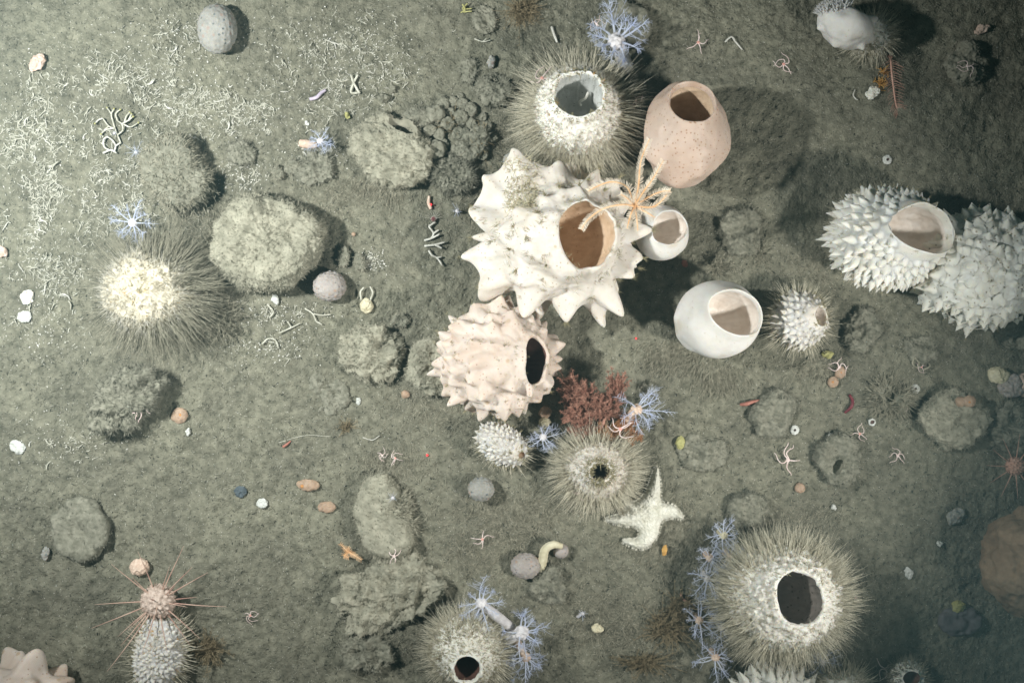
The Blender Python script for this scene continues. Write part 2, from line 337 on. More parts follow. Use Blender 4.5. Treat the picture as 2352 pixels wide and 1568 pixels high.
def tips(c, R, D_, h_, px=9, n=7, parent=None, pick=.8, z=0, tilt=0, o=(0, 0, 1)):
    """silt threads caught on the points of the spikes"""
    R = np.asarray(R); T = nz(D_ - tilt * nz(o)[None] * (1 - np.abs(D_ @ nz(o)))[:, None])
    P = c + D_ * R + T * h_[:, None] * .97; sel = np.where((rng.uniform(0, 1, len(P)) < pick) & (P[:, 2] > .01))[0]
    rt = np.repeat(P[sel], n, 0); d = np.repeat(nz(T[sel]), n, 0) + rng.normal(0, .4, (len(rt), 3))
    VV, FF, _ = strands(rt + rng.normal(0, .0012, rt.shape), d, SZ(px) * rng.uniform(.4, 1.4, len(rt)), .0006, seg=2)
    return tag(mk('silt_tuft', (VV, FF), M['tuft'], parent), kind='stuff')
def specks(VF, n, parent, L=.006, name='silt_fleck', m='tuft', o=(0, 0, 1), lim=.2):
    V, F = VF; N = normals(VF); c = V.mean(0); idx = np.where(nz(V - c)[:, 2] > lim)[0]
    cc = rng.choice(idx, n); ii = np.repeat(cc, 9); rt = V[ii] + rng.normal(0, L * .35, (len(ii), 3)) * [1, 1, .1] + N[ii] * .0006
    base = np.repeat(rng.normal(0, 1, (n, 3)), 9, 0) * [1, 1, .2]
    VV, FF, _ = strands(rt, base + rng.normal(0, .5, rt.shape) * [1, 1, .3], L * rng.uniform(.4, 1.2, len(rt)), .0005, seg=2)
    return tag(mk(name, (VV, FF), M[m], parent), kind='stuff')

def cones(VF, c, o, n, h, rb, seed, tilt=.5, omin=.8, jit=.03, hv=.2, top=.45, low=-.5):
    """solid pointed cones with flared feet standing on a body, one strip of rings each"""
    V, F = VF; N = normals(VF); dv = nz(V - c); D_ = fib(n, jit, seed); o = nz(o); D_ = D_[((D_ @ o) < omin) & (D_[:, 2] > low)]
    r = np.random.default_rng(seed + 3); t = np.array([0, .05, .12, .22, .36, .52, .68, .82, .93, 1.0]); pr = np.array([1.75, 1.35, 1.08, .90, .72, .54, .37, .22, .11, .015]); mb = MB(); a = np.arange(14) * 2 * math.pi / 14
    tips_ = []
    for d in D_:
        i = int(np.argmax(dv @ d)); p = V[i]; nn = N[i]; q = d @ o; k_ = 1 - top * max(0, (q - .1)) ; hh = h * k_ * max(.5, 1 + hv * r.normal()); rr = rb * (.55 + .45 * k_) * r.uniform(.9, 1.15)
        ax = nz(nn - tilt * (o - q * d) + r.normal(0, .06, 3)); bend = -.18 * o + r.normal(0, .07, 3); u, v = frame(ax[None]); u, v = u[0], v[0]
        P = p - nn * rr * .16 + (ax[None] * t[:, None] + bend[None] * t[:, None] ** 2) * hh
        nu, nv_ = frame(nn[None]); w_ = np.clip(1 - t * 5, 0, 1)[:, None, None]
        ring = np.cos(a)[None, :, None] * u + np.sin(a)[None, :, None] * v; ring0 = ring - (ring @ nn)[..., None] * nn; ring = ring * (1 - w_) + ring0 * w_
        mb.add(P[:, None] + ring * (pr * rr)[:, None, None], ring_faces(len(t), 14)); tips_.append(P[-1])
    return mb.get(), np.array(tips_)
def sponge(name, dx, dy, rx, ry, rz, label, cat='sponge', skin='white', inner='inner', o=(0, 0, 1), ab=None, depth=0, zc=None, spikes=None, group=None, res=(110, 220), body='body', flatten=None, cn=None, **kw):
    """dx,dy,rx,ry,rz in photo units; a mound keeps its lower part in the sediment"""
    g = GD(dx, dy); z = g + (rz * S * .8 if zc is None else zc * S)
    c = W(dx, dy, z); k = SZ(1, z); R = np.array([rx, ry, rz]) * k
    base = (c[0], c[1], g)
    if spikes is not None:
        D_, h_, w_ = spikes; spikes = (D_, np.asarray(h_) * k, np.asarray(w_))
    nzs = [(a * k, b * k) for a, b in kw.pop('noise', [])]
    if 'lip' in kw: kw['lip'] *= k
    out, cav = surf(c, R, o, ab, depth * k, spikes, nzs, nr=res[0], ns=res[1], **kw)
    t = thing(name, base, label, cat, group)
    if cn:
        cn = dict(cn); (CV, CF), tp_ = cones(out, c, o, cn.pop('n'), cn.pop('h') * k, cn.pop('rb') * k, cn.pop('seed'), **cn)
        mk(body, (np.concatenate([out[0], CV]), np.concatenate([out[1], CF + len(out[0])])), M[skin], t)
        pk = tp_[rng.uniform(0, 1, len(tp_)) < .3]; rt = np.repeat(pk, 5, 0)
        if len(pk): VV, FF, _ = strands(rt, nz(rt - c) + rng.normal(0, .5, rt.shape), .006 * rng.uniform(.4, 1.4, len(rt)), .0005, seg=2); tag(mk('silt_tuft', (VV, FF), M['tuft'], t), kind='stuff')
    else: mk(body, out, M[skin], t)
    if cav: mk('osculum', cav, M[inner], t)
    return t, out, c, R, k, spikes
def auto_spikes(n, h, wdt, seed, o=(0, 0, 1), omin=.85, jit=.05, hv=.3, extra=None):
    D_ = fib(n, jit, seed); r = np.random.default_rng(seed + 5); D_ = D_[(D_ @ nz(o)) < omin]
    hh = h * (1 + hv * r.normal(0, 1, len(D_))).clip(.4, 1.7); ww = wdt * r.uniform(.85, 1.2, len(D_))
    hh = hh * (1 - .55 * np.clip(D_[:, 2], 0, 1) ** 2)
    return D_, hh, ww

# 1 the big white spiky sponge
cx, cy, zc, rx, ry, rz = 1290, 550, 118, 146, 122, 120
tl = [(1195, 358, 30, .34), (1133, 409, 10, .33), (1089, 473, 5, .27), (1110, 508, 40, .25), (1064, 594, 0, .32), (1111, 667, 20, .30), (1125, 694, -35, .3), (1209, 718, 20, .30), (1299, 742, -5, .30),
      (1377, 734, -40, .24), (1410, 716, 10, .24), (1412, 673, -45, .22), (1442, 643, 25, .22), (1474, 600, 20, .22), (1470, 620, -50, .2), (1498, 527, 20, .24), (1461, 433, -20, .24), (1418, 395, -30, .22),
      (1369, 382, -10, .22), (1334, 377, -45, .24), (1300, 369, -20, .24), (1262, 379, -55, .26), (1281, 386, 40, .30), (1240, 742, -60, .26), (1085, 540, -60, .2), (1350, 700, -15, .25)]
D_, h_, w_ = [], [], []
for (a, b, e, ww) in tl:
    v = np.array([a - cx, -(b - cy), e], float); L_ = np.linalg.norm(v); d = v / L_; rb = 1 / math.sqrt((d[0] / rx) ** 2 + (d[1] / ry) ** 2 + (d[2] / rz) ** 2)
    D_.append(d); h_.append(max(L_ - rb, 14) * .95); w_.append(ww * 1.0)
for (a, b, hh, ww) in [(1340, 420, 22, .3), (1257, 668, 26, .34), (1337, 664, 22, .3), (1400, 640, 16, .28), (1415, 460, 18, .25), (1180, 460, 20, .45), (1205, 620, 14, .5), (1440, 560, 12, .25), (1150, 560, 16, .42), (1255, 440, 16, .38), (1380, 430, 16, .25), (1310, 690, 22, .25), (1180, 660, 22, .33), (1225, 420, 18, .3), (1160, 510, 14, .3), (1230, 560, 8, .4), (1260, 610, 9, .35), (1300, 630, 12, .3), (1375, 668, 20, .24), (1425, 610, 14, .2), (1445, 500, 14, .22), (1220, 640, 18, .3), (1300, 410, 18, .25), (1200, 530, 8, .4), (1150, 600, 16, .3)]:
    v = np.array([(a - cx) / rx, -(b - cy) / ry, 0]); v[2] = math.sqrt(max(.03, 1 - v[0] ** 2 - v[1] ** 2)); d = nz(v * [rx, ry, rz]); D_.append(d); h_.append(hh); w_.append(ww)
o = nz((.40, .03, .90))
for d in fib(120, .06, 77):
    if d[2] > .1 and d @ o < .66 and min(math.acos(min(1, float(d @ q))) for q in D_) > .21: D_.append(d); h_.append(13 + 9 * (1 - d[2])); w_.append(.25)
sp = (np.array(D_)[:98], np.array(h_)[:98], np.array(w_)[:98])
t, VF, c, R, k, sp2 = sponge('spiky_sponge', cx, cy, rx, ry, rz, 'largest white sponge, with thick spikes and a wide brown mouth under the orange feather star', skin='white', o=o, ab=(.50, .60, .1), depth=150, zc=zc, spikes=sp, res=(220, 420), noise=[(9, 55), (1.6, 16)], lip=3, seed=1, tilt=.0)
tips(c, R, sp2[0], sp2[1], 15, 22, t, .9); specks(VF, 70, t, .011)
V = VF[0]; m_ = (np.abs(V[:, 0] - W(1195, 410, .2)[0]) < .03) & (np.abs(V[:, 1] - W(1195, 410, .2)[1]) < .05) & (V[:, 2] > .10)
ii = rng.choice(np.where(m_)[0], 700); n_ = len(ii)
VV, FF, _ = strands(V[ii], rng.normal(0, 1, (n_, 3)) * [1, 1, .4] + [0.2, -.4, .7], .016 * rng.uniform(.4, 1.3, n_), .0007, rng.normal(0, .3, (n_, 3)), seg=3)
tag(mk('growth_patch', (VV, FF), M['creamtube'], t), 'tan mossy growth on the upper left spike')
BIGC = c

# 2 the peach spiky sponge
o2 = nz((.72, .0, .69))
sp = auto_spikes(125, 27, .205, 3, o2, .84)
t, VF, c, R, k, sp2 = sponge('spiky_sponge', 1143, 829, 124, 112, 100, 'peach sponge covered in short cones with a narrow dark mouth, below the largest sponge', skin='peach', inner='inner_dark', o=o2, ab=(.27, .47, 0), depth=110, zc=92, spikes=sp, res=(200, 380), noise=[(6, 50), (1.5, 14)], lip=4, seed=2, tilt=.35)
tips(c, R, sp2[0], sp2[1], 8, 6, t, .4, tilt=.25, o=o2); specks(VF, 40, t, .006)

# 3 hairy sponge, upper middle
o3 = nz((0, .27, .96))
t, VF, c, R, k, _ = sponge('hairy_sponge', 1325, 258, 98, 100, 95, 'white hairy sponge with a round grey mouth, above the largest spiky sponge', skin='cool', spikes=auto_spikes(420, 4.5, .075, 43, o3, .82), inner='inner_grey', o=o3, ab=(.58, .55, 0), depth=120, zc=85, res=(130, 240), noise=[(3, 30), (3, 9)], lip=7, seed=3)
pile(VF, c, t, 2500, 7, o3, .78); hair_on(VF, 2900, SZ(58), .0005, o3, parent=t, center=c, maxo=.42, out=.8, bias=lambda r: np.clip(1.0 - r[:, 2], .12, 1), mat_='hair')
hair_on(VF, 1800, SZ(15), .0005, o3, parent=t, center=c, maxo=.70, name='fringe', mat_='hairpale', spread=.4)
hair_on(VF, 350, SZ(9), .0008, o3, parent=t, center=c, maxo=.86, name='rim_silt', mat_='tuft', keep=lambda r: (r @ o3) > .76, spread=.6)

specks(VF, 14, t, .0045, 'orange_growth', 'orangeb', lim=-.1)
# 4 pinkish barrel sponge
o4 = nz((.03, .50, .86))
t, VF, c, R, k, _ = sponge('barrel_sponge', 1573, 312, 97, 122, 105, 'smooth pinkish tan barrel sponge with an open mouth, right of the hairy sponge', skin='pink', inner='inner', o=o4, ab=(.53, .47, 0), depth=170, zc=120, res=(140, 260), noise=[(7, 90), (2, 30)], lip=10, seed=4, belly=.3,
                           spikes=(np.array([nz((-.82, -.42, .38)), nz((-.3, -.9, .3))]), np.array([16., 10.]), np.array([.45, .5])))
# 5 small white sponge behind the big one
o5 = nz((.28, .14, .94))
sponge('smooth_sponge', 1519, 534, 63, 64, 60, 'small smooth white sponge half hidden behind the largest spiky sponge', skin='smooth', inner='inner_pale', o=o5, ab=(.78, .60, .5), depth=75, zc=70, res=(90, 180), noise=[(2, 50)], lip=2, seed=5)
# 6 round smooth white sponge
o6 = nz((.36, .15, .92))
t, VF, c, R, k, _ = sponge('smooth_sponge', 1648, 733, 98, 90, 88, 'round smooth white sponge with a wide oval mouth, left of the small hairy spiky sponge', skin='smooth', inner='inner_pale', o=o6, ab=(.76, .56, -.3), depth=105, zc=95, res=(130, 240), noise=[(1.6, 60)], lip=8, seed=6,
                           spikes=(np.array([nz((-.86, -.45, -.1)), nz((-.7, -.7, -.1)), nz((-.95, .05, .1))]), np.array([4., 5., 3.]), np.array([.3, .3, .25])))
# 7 small spiky hairy
o7 = nz((.62, .12, .78))
t, VF, c, R, k, sp2 = sponge('spiky_sponge', 1836, 734, 62, 62, 58, 'small white spiky sponge fringed with hair, right of the round smooth sponge', skin='white', o=o7, ab=(.30, .36, 0), depth=50, zc=58, cn=dict(n=180, h=12, rb=6.5, seed=8, tilt=.25, omin=.86, top=.6), res=(140, 260), noise=[(2, 20)], lip=3, seed=7, inner='inner_pale')
hair_on(VF, 700, SZ(28), .0006, parent=t, center=c, maxo=.3, out=.9, mat_='hair')
specks(VF, 60, t, .005)
# 8 right spiky sponge
o8 = nz((.42, .08, .90))
t, VF, c, R, k, sp2 = sponge('spiky_sponge', 2042, 545, 124, 104, 104, 'large white sponge bristling with small pointed cones and an oval mouth, near the right side', skin='cool', o=o8, ab=(.80, .50, -.12), depth=85, zc=105, cn=dict(n=400, h=26, rb=14, seed=11, tilt=.12, omin=.74, top=.75), res=(150, 280), noise=[(4, 50)], lip=16, seed=8, inner='inner_pale', tilt=.75, cavnoise=.07)
hair_on(VF, 600, SZ(24), .0006, parent=t, center=c, maxo=.2, out=.9, mat_='hair', keep=lambda r: r[:, 0] < .1)
specks(VF, 50, t, .006)
# 9 far right lumpy spiky
t, VF, c, R, k, sp2 = sponge('spiky_sponge', 2258, 617, 149, 124, 97, 'cream spiky sponge with brown specks and no mouth, cut off by the right edge', skin='cream', o=(0, 0, 1), zc=88, cn=dict(n=290, h=25, rb=15.5, seed=14, tilt=.15, omin=.99, top=.55, jit=.05), res=(260, 480), noise=[(9, 60), (2, 20)], seed=9, tilt=.6)
specks(VF, 50, t, .006)
# 10 hairy lower centre
o10 = nz((.05, .02, 1))
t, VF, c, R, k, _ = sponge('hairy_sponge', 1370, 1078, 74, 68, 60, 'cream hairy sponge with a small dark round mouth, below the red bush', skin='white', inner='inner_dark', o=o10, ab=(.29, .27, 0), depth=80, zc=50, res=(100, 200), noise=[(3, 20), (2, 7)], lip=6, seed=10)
pile(VF, c, t, 4500, 9, o10, .93); hair_on(VF, 3000, SZ(44), .0005, o10, parent=t, center=c, maxo=.52, out=.9, bias=lambda r: np.clip(1.05 - r[:, 2], .06, 1))
hair_on(VF, 500, SZ(10), .0009, o10, parent=t, center=c, maxo=.96, name='rim_silt', mat_='tuft', keep=lambda r: (r @ o10) > .88, spread=.6)
# 11 large hairy lower right
o11 = nz((.10, .20, .97))
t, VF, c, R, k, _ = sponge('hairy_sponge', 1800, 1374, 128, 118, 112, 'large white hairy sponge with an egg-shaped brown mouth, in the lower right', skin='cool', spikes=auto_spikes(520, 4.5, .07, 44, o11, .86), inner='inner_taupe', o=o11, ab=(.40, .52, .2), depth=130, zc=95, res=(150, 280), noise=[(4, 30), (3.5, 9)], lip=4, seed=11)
pile(VF, c, t, 4000, 7, o11, .88); hair_on(VF, 5200, SZ(46), .00055, o11, parent=t, center=c, maxo=.62, out=.9, mat_='hair', bias=lambda r: np.clip(1.0 - r[:, 2], .12, 1))
hair_on(VF, 900, SZ(10), .0008, o11, parent=t, center=c, maxo=.9, name='silt_fleck', mat_='tuft', spread=.7)
# 12 hairy left
t, VF, c, R, k, _ = sponge('hairy_sponge', 345, 668, 102, 92, 72, 'white hairy sponge without a mouth, left of the big silt-covered boulder sponge', skin='tufty', o=(0, 0, 1), zc=55, res=(120, 220), noise=[(6, 40), (4, 12), (2, 6)], seed=12)
pile(VF, c, t, 6500, 6); hair_on(VF, 4200, SZ(62), .00055, parent=t, center=c, maxo=.62, out=1.0, bias=lambda r: np.clip(1.0 - r[:, 2] + .7 * r[:, 0], .09, 2), mat_='hair2', lvar=.4)
hair_on(VF, 2600, SZ(20), .0005, parent=t, center=c, maxo=.75, name='fringe', mat_='hairpale', spread=.4)
specks(VF, 45, t, .007)
specks(VF, 7, t, .006, 'orange_growth', 'orangeb', lim=0)
# 13 small white spiky
o13 = nz((.75, -.35, .55))
t, VF, c, R, k, sp2 = sponge('spiky_sponge', 1153, 1020, 62, 42, 44, 'small egg-shaped white spiky sponge touching the bottom of the peach sponge', skin='white', o=o13, ab=(.20, .20, 0), depth=26, zc=40, rotz=math.radians(-32), cn=dict(n=170, h=8.5, rb=5.4, seed=23, tilt=.3, omin=.92, top=.3), res=(120, 220), noise=[(1.5, 16)], seed=13)
hair_on(VF, 260, SZ(22), .0006, parent=t, center=c, maxo=.2, out=.9, mat_='hair', keep=lambda r: (r[:, 1] < .2)); specks(VF, 55, t, .005)
# 14 hairy bottom centre
o14 = nz((.05, -.33, .94))
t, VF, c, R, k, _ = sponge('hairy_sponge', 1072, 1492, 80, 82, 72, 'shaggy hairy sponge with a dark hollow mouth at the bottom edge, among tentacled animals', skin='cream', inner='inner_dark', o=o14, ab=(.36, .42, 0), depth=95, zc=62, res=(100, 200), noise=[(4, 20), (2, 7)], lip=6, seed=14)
pile(VF, c, t, 3000, 9, o14, .88); hair_on(VF, 1700, SZ(34), .0006, o14, parent=t, center=c, maxo=.6, out=.7, mat_='hair')
hair_on(VF, 1800, SZ(11), .0007, o14, parent=t, center=c, maxo=.9, name='silt_fleck', mat_='tuft', spread=.6)
# 15 white tufted under urchin
t, VF, c, R, k, sp2 = sponge('tufted_sponge', 366, 1498, 52, 88, 48, 'upright oval white tufted sponge below the long-spined urchin', skin='white', o=(0, 0, 1), zc=40, rotz=math.radians(-8), cn=dict(n=300, h=13, rb=6, seed=31, tilt=.4, omin=.99, top=.3), res=(180, 260), noise=[(3, 20)], seed=15)
hair_on(VF, 700, SZ(34), .0009, parent=t, center=c, maxo=.3, out=.9, mat_='hair'); specks(VF, 25, t, .006, m='orangeb', name='orange_speck')
# 16 bottom-left corner
sponge('spiky_sponge', 48, 1600, 86, 70, 75, 'white sponge with broad spikes cut off by the bottom left corner', skin='peach', o=(0, 0, 1), zc=95, spikes=auto_spikes(40, 36, .40, 37, jit=.08, omin=.97), res=(120, 220), noise=[(4, 40)], seed=16)
# 17 bottom right partial
t, VF, c, R, k, _ = sponge('spiky_sponge', 1782, 1600, 92, 62, 60, 'cream spiky sponge cut off by the bottom edge under the large hairy sponge', skin='cream', o=(0, 0, 1), zc=55, cn=dict(n=150, h=26, rb=11, seed=41, tilt=.4, omin=.99, top=.4), res=(140, 240), noise=[(4, 40)], seed=17)
# 18 top-right smooth + hairy behind
t, VF, c, R, k, _ = sponge('smooth_sponge', 1940, 60, 68, 46, 62, 'bluish white smooth sponge with a frilled top edge, near the top right corner', skin='smooth', o=nz((-.5, .8, .3)), zc=85, rotz=math.radians(-28), res=(90, 160), noise=[(5, 40)], seed=18, spikes=(np.array([nz((.93, .35, .1)), nz((.9, -.4, 0)), nz((-.95, -.3, 0)), nz((.5, -.85, 0)), nz((-.5, -.85, 0))]), np.array([16., 8, 10, 10, 8]), np.array([.28, .3, .3, .25, .3])))
ii = rng.choice(np.where(nz(VF[0] - c) @ nz((-.45, .85, .3)) > .75)[0], 260)
VV, FF, _ = strands(VF[0][ii], nz(VF[0][ii] - c) + rng.normal(0, .4, (260, 3)), SZ(15), .0022, seg=3); mk('frill', (VV, FF), M['smooth'], t)
t, VF, c, R, k, _ = sponge('hairy_sponge', 2000, 82, 48, 40, 36, 'small cream hairy sponge tucked behind the bluish white smooth sponge', skin='cream', o=(0, 0, 1), zc=26, res=(80, 140), noise=[(4, 14), (2, 6)], seed=19)
hair_on(VF, 800, SZ(28), .0007, parent=t, center=c, maxo=.7, out=.9, mat_='hair'); hair_on(VF, 500, SZ(12), .001, parent=t, center=c, maxo=.95, name='fringe', mat_='hairpale', spread=.4)
# 19 bottom right others
t, VF, c, R, k, _ = sponge('hairy_sponge', 1935, 1580, 55, 44, 36, 'cream hairy sponge cut off by the bottom edge, right of the cream spiky one', skin='cream', o=(0, 0, 1), zc=30, res=(70, 120), noise=[(4, 14)], seed=20)
hair_on(VF, 900, SZ(26), .0010, parent=t, center=c, maxo=.8, out=.6, mat_='hair')
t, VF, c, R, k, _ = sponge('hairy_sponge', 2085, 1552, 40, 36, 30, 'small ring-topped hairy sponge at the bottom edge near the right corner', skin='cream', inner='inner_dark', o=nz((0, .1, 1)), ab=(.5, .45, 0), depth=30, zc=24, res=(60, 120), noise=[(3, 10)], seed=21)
hair_on(VF, 900, SZ(14), .0010, parent=t, center=c, maxo=.8, out=.4, mat_='hair2')
# 20 brown boulder-like sponge at the right edge
sponge('brown_sponge', 2390, 1292, 132, 128, 115, 'large mottled brown boulder-like sponge cut off by the right edge', skin='boulder', o=(0, 0, 1), zc=120, res=(120, 200), noise=[(16, 70), (6, 22)], seed=22)

# ------------------------------------------------------------------ silt covered sponges and mounds
def mound(dx, dy, rx, ry, rz, label, zc=None, rot=0, noise=((5, 40), (3, 12), (1.5, 5)), o=(0, 0, 1), ab=None, depth=0, fuzz=1600, fl=6, spikes=None, name='silted_sponge', cat='sponge', m='mound', res=(100, 190), seed=None, inner='mound', fw=.0006, fm='fuzz', **kw):
    if m == 'mound' and (rx < 70 or 'hump' in label or 'dark fuzzy' in label) and 'flat-topped' not in label and 'upright oval' not in label: m = 'lump'; fm = 'fuzzdim' if fm == 'fuzz' else fm
    seed = seed if seed is not None else int(dx + dy) % 97; rz = rz * .62; noise = [(a * (.75 if b < 10 else .8 if b < 30 else 1.3), b * (1 if b < 10 else .8)) for a, b in noise] + [(.10 * min(rx, ry), .8 * min(rx, ry))]; kw['boxy'] = True
    t, VF, c, R, k, _ = sponge(name, dx, dy, rx, ry, rz, label, cat, skin=m, inner=inner, o=o, ab=ab, depth=depth, zc=rz * .3 if zc is None else zc * .5, res=res, rotz=math.radians(rot), noise=list(noise), seed=seed, spikes=spikes, **kw)
    if fuzz:
        hair_on(VF, fuzz, SZ(fl * 1.15), fw * 1.35, parent=t, center=c, maxo=2, out=1.2, mat_=fm, name='fuzz', spread=.7, seg=2, droop=.1)
    return t, VF, c, R
K = auto_spikes
mound(620, 556, 120, 112, 120, 'big round silt-covered sponge right of the left hairy sponge', zc=84, noise=((7, 60), (4, 16), (2, 6)), fuzz=5200, fl=6, res=(170, 300))
mound(905, 345, 88, 78, 60, 'silt-covered sponge with warty lower side and a deep slanting hollow', zc=40, rot=-35, o=nz((.35, .75, .62)), ab=(.42, .38, 0), depth=70, spikes=K(150, 7, .14, 51, nz((.35, .75, .62)), .8), fuzz=2600, fl=6, res=(150, 260))
mound(1128, 203, 44, 40, 34, 'silt-covered knob with a small pore, left of the upper hairy sponge', o=nz((.1, .35, .9)), ab=(.14, .12, 0), depth=22, fuzz=1100)
mound(852, 808, 72, 62, 46, 'flat-topped silt-covered sponge with a ragged rim, left of the peach sponge', zc=30, noise=((8, 40), (4, 12), (2, 5)), fuzz=2200, spikes=K(60, 8, .22, 53))
mound(884, 1190, 62, 96, 52, 'upright oval silt-covered sponge with bristly sides', zc=34, rot=12, fuzz=1200, noise=((3, 50), (2, 8)))
t = bpy.context.scene.objects  # bristles for the oval sponge
tt, VF, c, R = mound(893, 1196, 58, 88, 40, 'low bristly collar of silt around the upright oval sponge', zc=14, rot=12, fuzz=1800, fl=15, fw=.0008, fm='hair2')
mound(897, 1362, 118, 74, 48, 'wide lumpy silt-covered sponge with pointed crests, below the upright oval one', zc=28, rot=18, noise=((12, 40), (6, 14), (2, 5)), spikes=K(60, 14, .24, 57), fuzz=3200, res=(150, 260))
mound(186, 1212, 62, 72, 44, 'smooth oval silt-covered sponge above and left of the urchin', zc=28, rot=10, fuzz=500, noise=((4, 50), (1.5, 10)), seed=3)
mound(1000, 840, 62, 66, 28, 'low silt-covered swelling between the flat-topped sponge and the peach sponge', zc=4, fuzz=1400)
mound(1698, 533, 50, 52, 30, 'flat silt-covered sponge right of the small smooth white sponge', zc=8, fuzz=800, noise=((5, 30), (2, 8)))
mound(1777, 952, 48, 56, 34, 'oval silt-covered sponge below the small hairy spiky sponge', zc=12, rot=-25, fuzz=800)
mound(2190, 962, 76, 64, 40, 'wide dim silt-covered sponge with a slit on top, far right', zc=22, fuzz=1500, spikes=K(120, 5, .16, 61))
mound(1930, 1058, 50, 58, 34, 'silt-covered sponge with a crescent hollow', zc=14, o=nz((-.2, -.2, .95)), ab=(.35, .22, .9), depth=26, fuzz=900)
mound(1716, 1172, 46, 40, 36, 'round dim silt-covered sponge above the large lower right hairy sponge', zc=18, fuzz=900, noise=((2, 30), (1, 8)))
mound(2043, 910, 38, 36, 22, 'low bristly silt-covered sponge with a round dark pore', zc=8, o=(0, 0, 1), ab=(.36, .36, 0), depth=26, fuzz=1100, fl=20, fw=.0007, fm='hair2')
mound(1046, 398, 46, 42, 30, 'fuzzy round silt-covered mound beside the top left of the largest white sponge', zc=10, fuzz=1700, fl=9)
mound(1982, 762, 44, 50, 28, 'pale dim silt-covered mound right of the small hairy spiky sponge', zc=8, fuzz=800)
mound(2222, 152, 48, 50, 34, 'dim round silt-covered sponge carrying a brittle star, top right', zc=16, fuzz=500)
mound(1438, 58, 58, 54, 50, 'round grey-green silt-covered sponge behind the big blue tentacled animal', zc=30, fuzz=500, noise=((3, 40), (1, 8)))
mound(722, 386, 42, 36, 24, 'low warty silt-covered sponge below the small blue tentacled animal', zc=8, spikes=K(110, 6, .17, 67), fuzz=900)
mound(1262, 1350, 44, 42, 24, 'faint round silt-covered mound above the bottom tentacled animals', zc=8, fuzz=1200)
mound(405, 400, 72, 90, 70, 'dark fuzzy silt mound up and right of the left hairy sponge', zc=30, rot=35, fuzz=3800, fl=8, m='mound', fm='hair2')
mound(292, 912, 96, 60, 70, 'long silt-covered hump with an overhanging right edge, left side', zc=40, rot=38, noise=((10, 40), (5, 14), (2, 5)), fuzz=3000, fl=9)
mound(1116, 45, 24, 32, 12, 'flat silt-covered plate near the top edge', zc=8, fuzz=300)
mound(1075, 165, 26, 28, 14, 'angular silt-covered plate left of the ribbed grey shell', zc=6, fuzz=300)
mound(560, 350, 30, 26, 18, 'small silt-covered lump above the big round silt-covered sponge', zc=8, fuzz=500)
mound(960, 270, 34, 26, 26, 'silt-covered knob at the top of the slanting hollow', zc=16, fuzz=700)
mound(1085, 330, 42, 30, 30, 'elongated silt-covered lump among the cobbled lumps', zc=14, rot=40, fuzz=700)
mound(1085, 1460, 30, 20, 20, 'silt-covered knob under the bottom tentacled animal', zc=10, fuzz=300)
mound(845, 1500, 60, 40, 26, 'silt-covered hump with a dark gap on its right, near the bottom edge', zc=12, rot=-20, fuzz=1500, noise=((8, 30), (4, 12), (2, 5)))
mound(1480, 900, 22, 20, 10, 'smooth small round silt-covered cushion above the right tentacled animal', zc=4, fuzz=150)
mound(2205, 1425, 48, 34, 26, 'dim grey-purple smooth cushion near the lower right corner', m='greypurple', zc=12, fuzz=0, noise=((3, 30),), name='cushion_sponge')
mound(2315, 640, 1, 1, 1, 'x', fuzz=0) if False else None
mound(2335, 760, 50, 46, 26, 'dim silt-covered mound below the far right spiky sponge', zc=8, fuzz=500)
mound(2330, 980, 52, 60, 26, 'dark bristly mound at the right edge', zc=8, fuzz=900, fl=14)
mound(2115, 800, 40, 32, 14, 'low dim mound right of the hairy spiky sponge', zc=4, fuzz=500)
mound(1615, 1040, 60, 40, 12, 'very low pale silt patch right of the lower hairy sponge', zc=2, fuzz=600)
mound(735, 905, 66, 50, 12, 'low smooth pale silt patch in the open area left of centre', zc=0, fuzz=500)
# big sponge satellites round the big silted sponge
for (a, b, r1, r2, lb) in [(672, 385, 17, 16, 'silt knob on the top edge of the big round silt-covered sponge'), (640, 396, 12, 15, 'smaller silt knob beside the top edge knob of the big round silt-covered sponge'), (575, 630, 24, 20, 'silt lobe at the lower left of the big round silt-covered sponge'), (620, 655, 22, 14, 'silt lobe under the big round silt-covered sponge'),
                           (790, 590, 14, 22, 'silt lobe between the big round silt-covered sponge and the white grit'), (826, 602, 12, 20, 'upright silt finger right of the big round silt-covered sponge'), (920, 735, 18, 16, 'pale silt ball above the flat-topped sponge')]:
    mound(a, b, r1, r2, 18, lb, name='silt_lobe', cat='silt lump', zc=14, fuzz=260, fl=5, m='lump', res=(36, 60), noise=((3, 14), (1.5, 5)))
